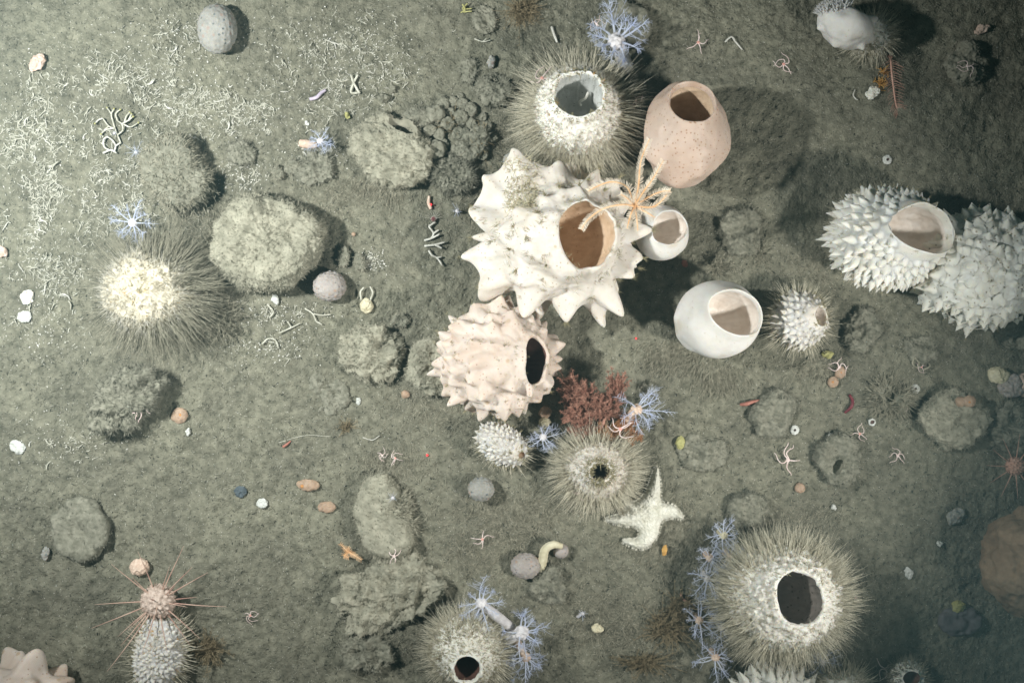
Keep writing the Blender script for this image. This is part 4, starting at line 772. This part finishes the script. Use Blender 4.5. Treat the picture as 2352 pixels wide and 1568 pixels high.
bush(1560, 1395, 40, 36, 30, 'brownhyd', 'tan feathery fronds above the brown bush in the bottom turf', 160, 14)
bush(1480, 1520, 60, 24, 18, 'brownhyd', 'low tan bush near the bottom edge in the turf', 160, 12)
bush(1040, 285, 36, 40, 16, 'brownhyd', 'thin tan tangle over the cobbled silt lumps', 50, 4)
bush(1095, 330, 26, 40, 22, 'brownhyd', 'pinkish tan thready bush left of the upper hairy sponge', 90, 8)
bush(420, 430, 60, 70, 50, 'hair2', 'dark thready growth on the mound up and right of the left hairy sponge', 220, 12, .009)
bush(500, 560, 40, 90, 50, 'hair2', 'thready growth between the left hairy sponge and the round silted sponge', 220, 12, .010)
bush(500, 730, 60, 50, 34, 'hair2', 'matted brown thready growth below right of the left hairy sponge', 260, 12, .010)
bush(1200, 25, 46, 40, 26, 'brownhyd', 'rusty brown fuzzy bush at the top edge left of the largest tentacled animal', 200, 12)
bush(480, 1490, 36, 36, 28, 'brownhyd', 'tan fuzzy clump right of the oval tufted sponge', 200, 14)
bush(1430, 1180, 26, 20, 18, 'brownhyd', 'thin brown branching sprig at the left tip of the starfish', 40, 8)
bush(1745, 585, 30, 40, 14, 'hair2', 'thin dark thready tuft right of the small smooth sponge', 60, 8)
bush(1645, 615, 20, 22, 16, 'hair2', 'small olive tufted growth above the round smooth sponge', 90, 8)
bush(795, 980, 26, 20, 10, 'brownhyd', 'thin tangle of reddish threads beside the pale silt patch', 40, 5)
for a, b, lb in [(2030, 165, 'yellow branching sprigs beside the rose-brown frond'), (2022, 190, 'lower yellow sprigs above the oval white shell'), (1635, 1425, 'yellow sprigs beside the white-centred tentacled animal')]:
    bush(a, b, 14, 12, 12, 'orangeb', lb, 26, 3, .006, w1=.0014, name='yellow_sprig', cat='sponge')

# ------------------------------------------------------------------ jelly balls, discs, shells, pebbles
def ball(name, dx, dy, rx_, ry_, rz_, m_, label, cat, rot=0, zc=None, noise=(), res=(50, 80), group=None, knob=None, flat=None, spikes=None):
    g = GD(dx, dy); z = g + (rz_ * .8 if zc is None else zc) * S; c = W(dx, dy, z); k = SZ(1, z)
    vf, _ = surf(c, np.array([rx_, ry_, rz_]) * k, noise=[(a * k, b * k) for a, b in noise], nr=res[0], ns=res[1], rotz=math.radians(rot), seed=int(dx) % 31, spikes=None if spikes is None else (spikes[0], spikes[1] * k, spikes[2]))
    if knob is None: return tag(mk(name, vf, M[m_], base=(c[0], c[1], g)), label, cat, group)
    t = thing(name, (c[0], c[1], g), label, cat, group); mk('body', vf, M[m_], t)
    (nm, ox, oy, kr, km) = knob; cc = W(dx + ox, dy + oy, z + rz_ * S * .82); vf, _ = surf(cc, np.array([kr, kr, max(kr * .5, rz_ * .25)]) * k, nr=14, ns=20); mk(nm, vf, M[km], t); return t
PB = K(260, 1.6, .16, 71, omin=2)
ball('jelly_ball', 499, 67, 44, 56, 42, 'jelly', 'large grey jelly ball with faint orange dots near the top left', 'jelly ball', zc=40, spikes=PB, res=(100, 150))
ball('jelly_ball', 757, 657, 37, 34, 30, 'jellyp', 'pinkish grey granular jelly ball under the big round silt-covered sponge', 'jelly ball', zc=26, spikes=PB, res=(100, 150))
ball('jelly_ball', 1105, 1123, 29, 27, 26, 'jelly', 'grey jelly ball left of the lower hairy sponge', 'jelly ball', spikes=PB, res=(80, 120))
ball('jelly_ball', 1207, 1299, 33, 29, 26, 'jellyp', 'translucent tan jelly ball left of the bent cream tube', 'jelly ball', spikes=PB, res=(80, 120))
ball('jelly_ball', 1288, 1264, 18, 18, 15, 'jellyp', 'small smooth translucent blob right of the bent cream tube', 'jelly ball')
worm('bent_tube', [(1243, 1310, 12), (1247, 1285, 20), (1252, 1262, 26), (1270, 1250, 26), (1290, 1254, 22)], [9, 11, 10, 9, 7], 'creamtube', 'bent cream tube between two translucent balls', 'tube', lump=.03, n=30, sides=12)
ball('jelly_ball', 1175, 370, 20, 20, 16, 'jelly', 'small dark grey jelly ball at the upper left of the largest white sponge', 'jelly ball')
for (a, b, r1, r2, rt, kn, lb) in [(412, 954, 20, 18, 0, ('pore', 2, -1, 3.5, 'tanspot'), 'round orange-tan disc left of centre in open sediment'), (708, 1113, 27, 14, -4, ('pore', -14, 3, 4, 'tanspot'), 'bean-shaped orange-tan disc above the notched one'), (750, 1164, 20, 14, 0, None, 'notched orange-tan disc left of the upright oval sponge'),
                                   (931, 905, 10, 10, 0, ('pore', 2, -2, 2, 'tanspot'), 'small round orange disc below the flat-topped sponge'), (1930, 855, 12, 15, -20, ('pore', 1, 0, 3, 'tanspot'), 'upper of two paired tan discs at right'), (1913, 877, 13, 13, -20, ('pore', 0, 0, 3, 'tanspot'), 'lower of two paired tan discs at right'),
                                   (1837, 1120, 12, 12, 0, None, 'pinkish tan disc below the brittle star at right'), (2226, 921, 15, 14, 0, ('pore', 1, 2, 3, 'tanspot'), 'dim pink disc on the wide slit sponge'), (2206, 922, 12, 12, 0, None, 'dimmer pink disc touching the other on the wide slit sponge'), (856, 500 + 100, 0, 0, 0, None, ''), (877, 595, 0, 0, 0, None, '')]:
    if r1: ball('flat_disc_sponge', a, b, r1, r2, 8, 'tan', lb, 'sponge', rot=rt, zc=5 if (a, b) not in ((2226, 921), (2206, 922)) else 50, knob=kn, noise=((1.4, 9), (.5, 3)), res=(34, 54), group='orange tan disc sponges')
ball('flat_disc_sponge', 812, 538 + 0, 5, 5, 4, 'tan', 'tiny pink button right of the round silted sponge shadow', 'sponge', zc=3, res=(14, 20))
ball('ring_shell', 1306, 1 + 964, 0.1, 0.1, .1, 'shell', 'x', 'x') if False else None
for nm, a, b, r1, r2, rz_, m_, lb, ct, rt, zc in [
    ('white_shell', 603, 1155, 13, 11, 5, 'shell', 'round white shell on the open sediment below the slate pebble', 'shell', 0, 6), ('white_shell', 56, 727, 16, 14, 6, 'shell', 'rounded white shell near the left edge, level with the left hairy sponge', 'shell', 10, 6),
    ('broken_shell', 40, 1026, 20, 14, 5, 'shell', 'broken curved white shell near the left edge, below the hump', 'shell', -30, 5), ('oval_shell', 2005, 213, 18, 13, 7, 'cream', 'oval whitish shell below the yellow sprigs at upper right', 'shell', 35, 7),
    ('pebble', 553, 1128, 15, 14, 5, 'slate', 'dark slate-grey pebble in open sediment', 'pebble', 20, 5), ('yellow_sponge', 1563, 1017, 10, 16, 8, 'yellow', 'small lumpy yellow sponge above the starfish', 'sponge', 0, 7), ('yellow_sponge', 2202, 1391, 15, 15, 10, 'yellow', 'yellow lump above the grey-purple cushion', 'sponge', 0, 10),
    ('yellow_sponge', 798, 266, 7, 8, 5, 'yellow', 'tiny yellow ball left of the slanting hollow', 'sponge', 0, 4), ('orange_sponge', 1526, 1264, 6, 12, 5, 'orangeb', 'bright orange scrap right of the starfish lower arm', 'sponge', -15, 10), ('yellow_sponge', 1900, 813, 14, 8, 6, 'yellow', 'yellow smear below the small hairy spiky sponge', 'sponge', -10, 8),
    ('white_pebble', 1910, 1000, 7, 6, 5, 'shell', 'small bright white pebble in the right sediment', 'pebble', 0, 4), ('white_pebble', 1915, 1165, 7, 5, 4, 'shell', 'small white chip below the crescent hollow sponge', 'pebble', -30, 4), ('leaf_shell', 2087, 1315, 9, 14, 4, 'shell', 'pale leaf-shaped shell right of the large lower right sponge', 'shell', 15, 5),
    ('round_pebble', 320, 1302, 22, 20, 15, 'pinkbody', 'rounded peach pebble just above the urchin', 'pebble', 25, 14), ('pink_shell', 85, 145, 24, 15, 9, 'shellpink', 'pale pink shell piece near the top left corner', 'shell', 50, 8), ('pink_pebble', 2, 577, 16, 12, 8, 'shellpink', 'pink pebble at the left edge', 'pebble', -30, 7),
    ('cream_shell', 62, 682, 15, 17, 8, 'cream', 'cream lump above the rounded white shell at the left edge', 'shell', -30, 7), ('tan_rock', 2295, 862, 26, 20, 14, 'creamtube', 'tan angular rock below the far right spiky sponge', 'rock', -10, 16), ('grey_rock', 2325, 885, 34, 28, 14, 'jellyp', 'greyish pink rounded rock touching the tan rock at far right', 'rock', 0, 10), ('pink_rock', 2352, 882, 18, 28, 14, 'shellpink', 'pinkish rock at the right edge', 'rock', 0, 12),
    ('ribbed_shell', 1129, 143, 9, 15, 6, 'jelly', 'upright oval ribbed grey shell left of the upper hairy sponge', 'shell', -5, 12), ('white_blob', 633, 688, 8, 12, 6, 'shell', 'bright white smooth scrap below the round silted sponge', 'shell', 25, 7), ('white_shell', 2255, 68, 20, 10, 6, 'shellpink', 'dim elongated pale shell at the top right', 'shell', 25, 6),
    ('triangle_shell', 1372, 1442, 14, 10, 6, 'creamtube', 'pale greenish triangular shell in the bottom turf', 'shell', -15, 8), ('white_shell', 1352, 712, 1, 1, 1, 'shell', '', '', 0, 0), ('shell_chip', 432, 992, 5, 9, 3, 'shell', 'white shell chip below the round orange-tan disc', 'shell', -20, 4), ('shell_chip', 823, 922, 5, 8, 3, 'shell', 'white chip in open sediment above the pale silt patch edge', 'shell', 10, 4),
    ('white_shell', 348, 121, 0, 0, 0, '', '', '', 0, 0), ('shell_chip', 705, 470 // 2 + 48, 6, 6, 3, 'shell', 'small pale blue-white shell above the lilac worm', 'shell', 0, 4), ('red_shrimp', 1573, 606, 8, 8, 6, 'redskin', 'red-orange blob with a pale cap below the small smooth sponge', 'sea squirt', 0, 6),
    ('white_rock', 2195, 1185, 24, 16, 10, 'jelly', 'dim pale crumpled shell above the leaf-shaped shell', 'shell', 35, 8), ('stub', 1575, 0, 0, 0, 0, '', '', '', 0, 0), ('pale_tube', 2152, 1180, 0, 0, 0, '', '', '', 0, 0), ('orange_ball', 1252, 947, 14, 14, 12, 'tan', 'brownish orange ball in the shade below the peach sponge', 'sea squirt', 0, 14),
    ('cup_shell', 1250, 970, 12, 12, 14, 'creamtube', 'small cream cup-shaped tube below the brownish orange ball', 'tube', 0, 14), ('blue_shell', 105, 1270, 9, 16, 5, 'jelly', 'pale bluish crescent scrap below the smooth oval silted sponge', 'shell', -10, 6), ('triangle_chip', 2158, 1258 - 11, 7, 6, 3, 'shell', 'small pale triangular chip at lower right', 'shell', 0, 4),
    ('brown_tube', 2120, 0, 0, 0, 0, '', '', '', 0, 0), ('pale_stick', 2150, 1005, 0, 0, 0, '', '', '', 0, 0)]:
    if r1 < 2: continue
    ball(nm, a, b, r1, r2, rz_, m_, lb, ct, rot=rt, zc=zc, noise=((2.4, 9), (1.1, 4)), res=(40, 64))
# discs with a hole: sand-collar shells
def ringshell(dx, dy, r, hole, label, seed):
    g = GD(dx, dy); c = W(dx, dy, g + 3 * S); vf, cav = surf(c, np.array([r, r, r * .35]) * S, ab=(hole, hole * .8, .5), depth=r * .4 * S, nr=30, ns=60, seed=seed, noise=[(.8 * S, 4 * S)])
    t = thing('holed_shell', (c[0], c[1], g), label, 'shell', 'round holed shells'); mk('rim', vf, M['shell'], t); mk('hole', cav, M['inner_dark'], t)
ringshell(2038, 367, 11, .35, 'round white shell with a small hole, up and left of the right spiky sponge', 1)
ringshell(1825, 987, 11, .3, 'round white shell with a small hole, beside the oval silted sponge', 2)
ringshell(2003, 969, 9, .6, 'pale ring-shaped broken shell below the bristly sponge with the round pore', 3)
ringshell(2102, 893, 11, .3, 'yellowish round limpet right of the bristly sponge with the round pore', 4)
# twiggy and bent single things
worm('white_tube', [(1267, 62, 4), (1273, 80, 6), (1280, 98, 4)], [3, 3.2, 2.6], 'twigw', 'straight bright white tube above the upper hairy sponge', 'tube')
worm('bent_twig', [(1665, 97, 4), (1680, 85, 8), (1690, 97, 6), (1705, 115, 4)], [1.8, 2.4, 2.2, 1.6], 'twigw', 'bent white twig in the sediment at upper right of the barrel sponge', 'coral twig', lump=.15)
worm('lilac_worm', [(712, 228, 5), (727, 224, 6), (737, 214, 7), (748, 207, 5)], [4, 4.2, 4, 3], 'wormlilac', 'lilac worm lying across the rubble at upper left')
worm('red_worm', [(1949, 876 + 0, 4), (1957, 895, 5), (1953, 910, 6), (1939, 924, 5)] if False else [(1951, 906, 4), (1958, 920, 5), (1955, 934, 6), (1940, 948, 4)], [3, 4, 4, 2.5], 'wormred', 'dark red worm in the dim sediment at right')
worm('pink_worm', [(1563, 1362, 6), (1568, 1374, 7), (1578, 1382, 7), (1592, 1392, 5)], [2.4, 3, 3.4, 3], 'rosearm', 'pink worm in the turf beside the tentacled group')
worm('squat_shrimp', [(650, 1026, 4), (660, 1019, 5), (668, 1012, 3)], [3, 2.6, 1.5], 'redskin', 'small orange-red shrimp on the open sediment', 'shrimp')
worm('red_shrimp', [(1700, 929, 6), (1715, 927, 8), (1730, 922, 7), (1752, 918, 4)], [3, 5, 4, 2], 'redskin', 'thin red shrimp left of the oval silted sponge', 'shrimp')
worm('orange_shrimp', [(986, 450, 6), (985, 466, 8), (990, 480, 5)], [3, 4.5, 4], 'pinkbody', 'fuzzy orange tube lit by the laser spot', 'tube')
worm('white_curl', [(1956, 205, 4), (1964, 214, 5), (1960, 222, 6), (1972, 228, 4), (1977, 238, 3)] if False else [(1964, 206, 4), (1960, 218, 5), (1964, 226, 5), (1970, 230, 4)], [1.2, 1.6, 1.6, 1.2], 'twigw', 'thin white zigzag scrap left of the oval whitish shell', 'tube')
worm('pale_stick', [(2140, 1010 + 0, 3), (2155, 1012, 3)], [1.2, 1], 'twigw', 'short pale stick in the dim right sediment', 'tube')
worm('bleached_tube', [(1100 + 1030, 1285 + 722 - 722 - 7 + 0, 5), (2155, 1282, 6)], [5, 7, 6], 'creamtube', 'dim pale knobbly tube piece in the lower right sediment', 'tube', lump=.1) if False else None
worm('thread', [(640, 1016, 2), (700, 1000, 3), (760, 1002, 3)], [.7, .7], 'twig', 'long thin pale thread on the open sediment', 'thread')
worm('thread', [(833, 1004, 2), (855, 1010, 3), (872, 1000, 3)], [1, .8], 'twigw', 'short white wavy thread right of the long thin one', 'thread')
worm('white_curl', [(1338, 218, 118), (1349, 228, 116), (1338, 236, 112), (1335, 244, 108)] if False else [(1352, 212, 100), (1345, 226, 98), (1332, 234, 96), (1333, 243, 92)], [3, 3.5, 3, 3], 'twigw', 'bright white twisted scrap inside the grey mouth of the upper hairy sponge', 'tube')
# branching corals
def coral(dx, dy, segs, rad, m_, label, z=6, name='branching_coral'):
    mb = MB()
    for s_ in segs:
        P = [W(a, b, GD(a, b) + z * S + rng.uniform(0, 3) * S) for a, b in s_]; mb.add(*tube(P, np.array([rad, rad * .9, rad * .75]) * S, 7, n=10, lump=.06))
    return tag(mk(name, mb, M[m_]), label, 'coral')
yc = coral(0, 0, [[(278, 330), (270, 310), (264, 295), (258, 275)], [(264, 295), (250, 290), (236, 272)], [(236, 272), (226, 276), (218, 284)], [(258, 275), (256, 262), (262, 250)], [(256, 262), (246, 248)], [(270, 310), (282, 300), (280, 285), (270, 278)], [(280, 285), (296, 276), (306, 268)], [(270, 278), (266, 262), (276, 252)],
             [(296, 276), (302, 262)], [(264, 295), (244, 298), (232, 308)], [(283, 285), (300, 292), (318, 282)], [(250, 290), (238, 300)], [(286, 282), (290, 268), (298, 258)]], 1.9, 'twig', 'tan branching coral with yellow tips at upper left')
for a, b in [(218, 284), (262, 250), (246, 248), (306, 268), (276, 252), (302, 262), (232, 308), (318, 282), (298, 258)]:
    g = GD(a, b); vf, _ = surf(W(a, b, g + 7.5 * S), np.array([2.4, 2.4, 2.2]) * S, nr=8, ns=10); mk('coral_tip', vf, M['yellow'], yc)
coral(0, 0, [[(236, 352), (255, 345), (268, 352)], [(262, 350), (266, 335), (258, 322), (246, 314)], [(246, 314), (238, 322), (240, 338), (254, 346)], [(266, 335), (278, 328)]], 2.5, 'twigw', 'thick white branching coral just below the yellow-tipped one')
for segs, rad, m_, lb in [([[(975, 552), (990, 548), (1010, 538)], [(990, 548), (996, 536), (985, 520)], [(996, 536), (1008, 528)], [(985, 520), (1000, 510)]], 2.8, 'twigw', 'uppermost bleached fan-tipped coral piece left of the largest white sponge'),
    ([[(975, 565), (1000, 562), (1022, 556)], [(1000, 562), (1015, 570)]], 2.8, 'twigw', 'widest bleached fan-tipped coral piece left of the largest white sponge'), ([[(985, 575), (992, 586), (1004, 592), (1016, 610)], [(1004, 592), (1014, 590)]], 2.4, 'twigw', 'lowest bleached coral piece left of the largest white sponge'),
    ([[(700, 708), (718, 720), (726, 738)], [(718, 720), (740, 724), (760, 722)], [(726, 738), (740, 745)]], 1.9, 'twig', 'branching coral stick directly below the pinkish jelly ball'), ([[(640, 765), (670, 752), (690, 742)], [(670, 752), (660, 738)]], 1.9, 'twig', 'forked coral stick below the bright white scrap'),
    ([[(602, 790), (615, 778), (632, 780), (640, 800)]], 2.0, 'twig', 'arched coral stick between the left hairy sponge and the flat-topped sponge'), ([[(615, 700), (628, 716), (618, 730)]], 1.8, 'twig', 'bent coral stick left of the bright white scrap'),
    ([[(1090, 90), (1110, 96), (1128, 92)], [(1110, 96), (1118, 88)]], 1.6, 'twig', 'pale forked stick at the top, left of the straight white tube'), ([[(2095, 530 - 0), (2096, 531)]], 0, '', '')]:
    if rad: coral(0, 0, segs, rad, m_, lb)
coral(0, 0, [[(1062, 10), (1068, 22), (1058, 30)], [(1062, 22), (1084, 20)], [(1064, 28), (1084, 26)], [(1062, 20), (1074, 8)]], 2.0, 'yellow', 'small bright yellow staghorn sprig at the top edge')
coral(0, 0, [[(830, 690), (828, 670), (836, 660)], [(850, 690), (856, 672), (850, 658)], [(836, 700), (832, 715)]], 2.2, 'twig', 'prongs of the barnacle shell below the white grit')
coral(0, 0, [[(405, 170), (430, 188), (438, 180)], [(438, 180), (448, 160), (440, 150)], [(448, 160), (458, 152)], [(430, 188), (422, 200)]], 2.6, 'twigw', 'forked pale coral piece in the upper rubble') if False else None
coral(0, 0, [[(880 - 54, 230 - 15), (812, 190), (806, 172)], [(812, 190), (822, 172)], [(812, 190), (806, 212), (822, 214)]], 3, 'twig', 'forked pale coral piece with a broad foot in the upper rubble')
ball('barnacle', 842, 702, 15, 17, 12, 'creamtube', 'cream barnacle shell below the white grit patch', 'barnacle', zc=10, noise=((2, 8), (1, 3)))
coral(0, 0, [[(2100, 820), (2112, 832), (2128, 828)], [(2112, 832), (2108, 845), (2120, 850)], [(2128, 828), (2136, 840), (2120, 850)], [(2100, 820), (2096, 836), (2108, 845)]], 2.2, 'hair2', 'dim lattice-like coral at right')

# red laser spots
for a, b, z, r, lb in [(990, 470, 12, 2.6, 'red laser spot on the fuzzy orange tube'), (1461, 777, 4, 2.0, 'small red laser spot left of the round smooth sponge'), (981, 1045, 4, 2.6, 'red laser spot below left of the small egg-shaped sponge')]:
    g = GD(a, b); c = W(a, b, g + z * S); vf, _ = surf(c, np.array([r, r, r * .6]) * S, nr=10, ns=14); tag(mk('laser_spot', vf, M['glow']), lb, 'laser spot', 'red laser spots')

# ------------------------------------------------------------------ water haze
import bmesh
bm = bmesh.new(); bmesh.ops.create_cube(bm, size=1); me = bpy.data.meshes.new('haze'); bm.to_mesh(me); bm.free()
hz = bpy.data.objects.new('haze', me); hz.scale = (24, 24, 3.8); hz.location = (0, 0, .8); sc.collection.objects.link(hz); hz['kind'] = 'stuff'; hz['label'] = 'faint blue-green haze in the deep water'; hz['category'] = 'haze'
hm = bpy.data.materials.new('water_haze'); hm.use_nodes = True; nt = hm.node_tree; nt.nodes.remove(nt.nodes['Principled BSDF']); pv = nt.nodes.new('ShaderNodeVolumePrincipled')
pv.inputs['Color'].default_value = (.27, .47, .50, 1); pv.inputs['Density'].default_value = .12; pv.inputs['Anisotropy'].default_value = .3
nt.links.new(pv.outputs[0], nt.nodes['Material Output'].inputs['Volume']); me.materials.append(hm)
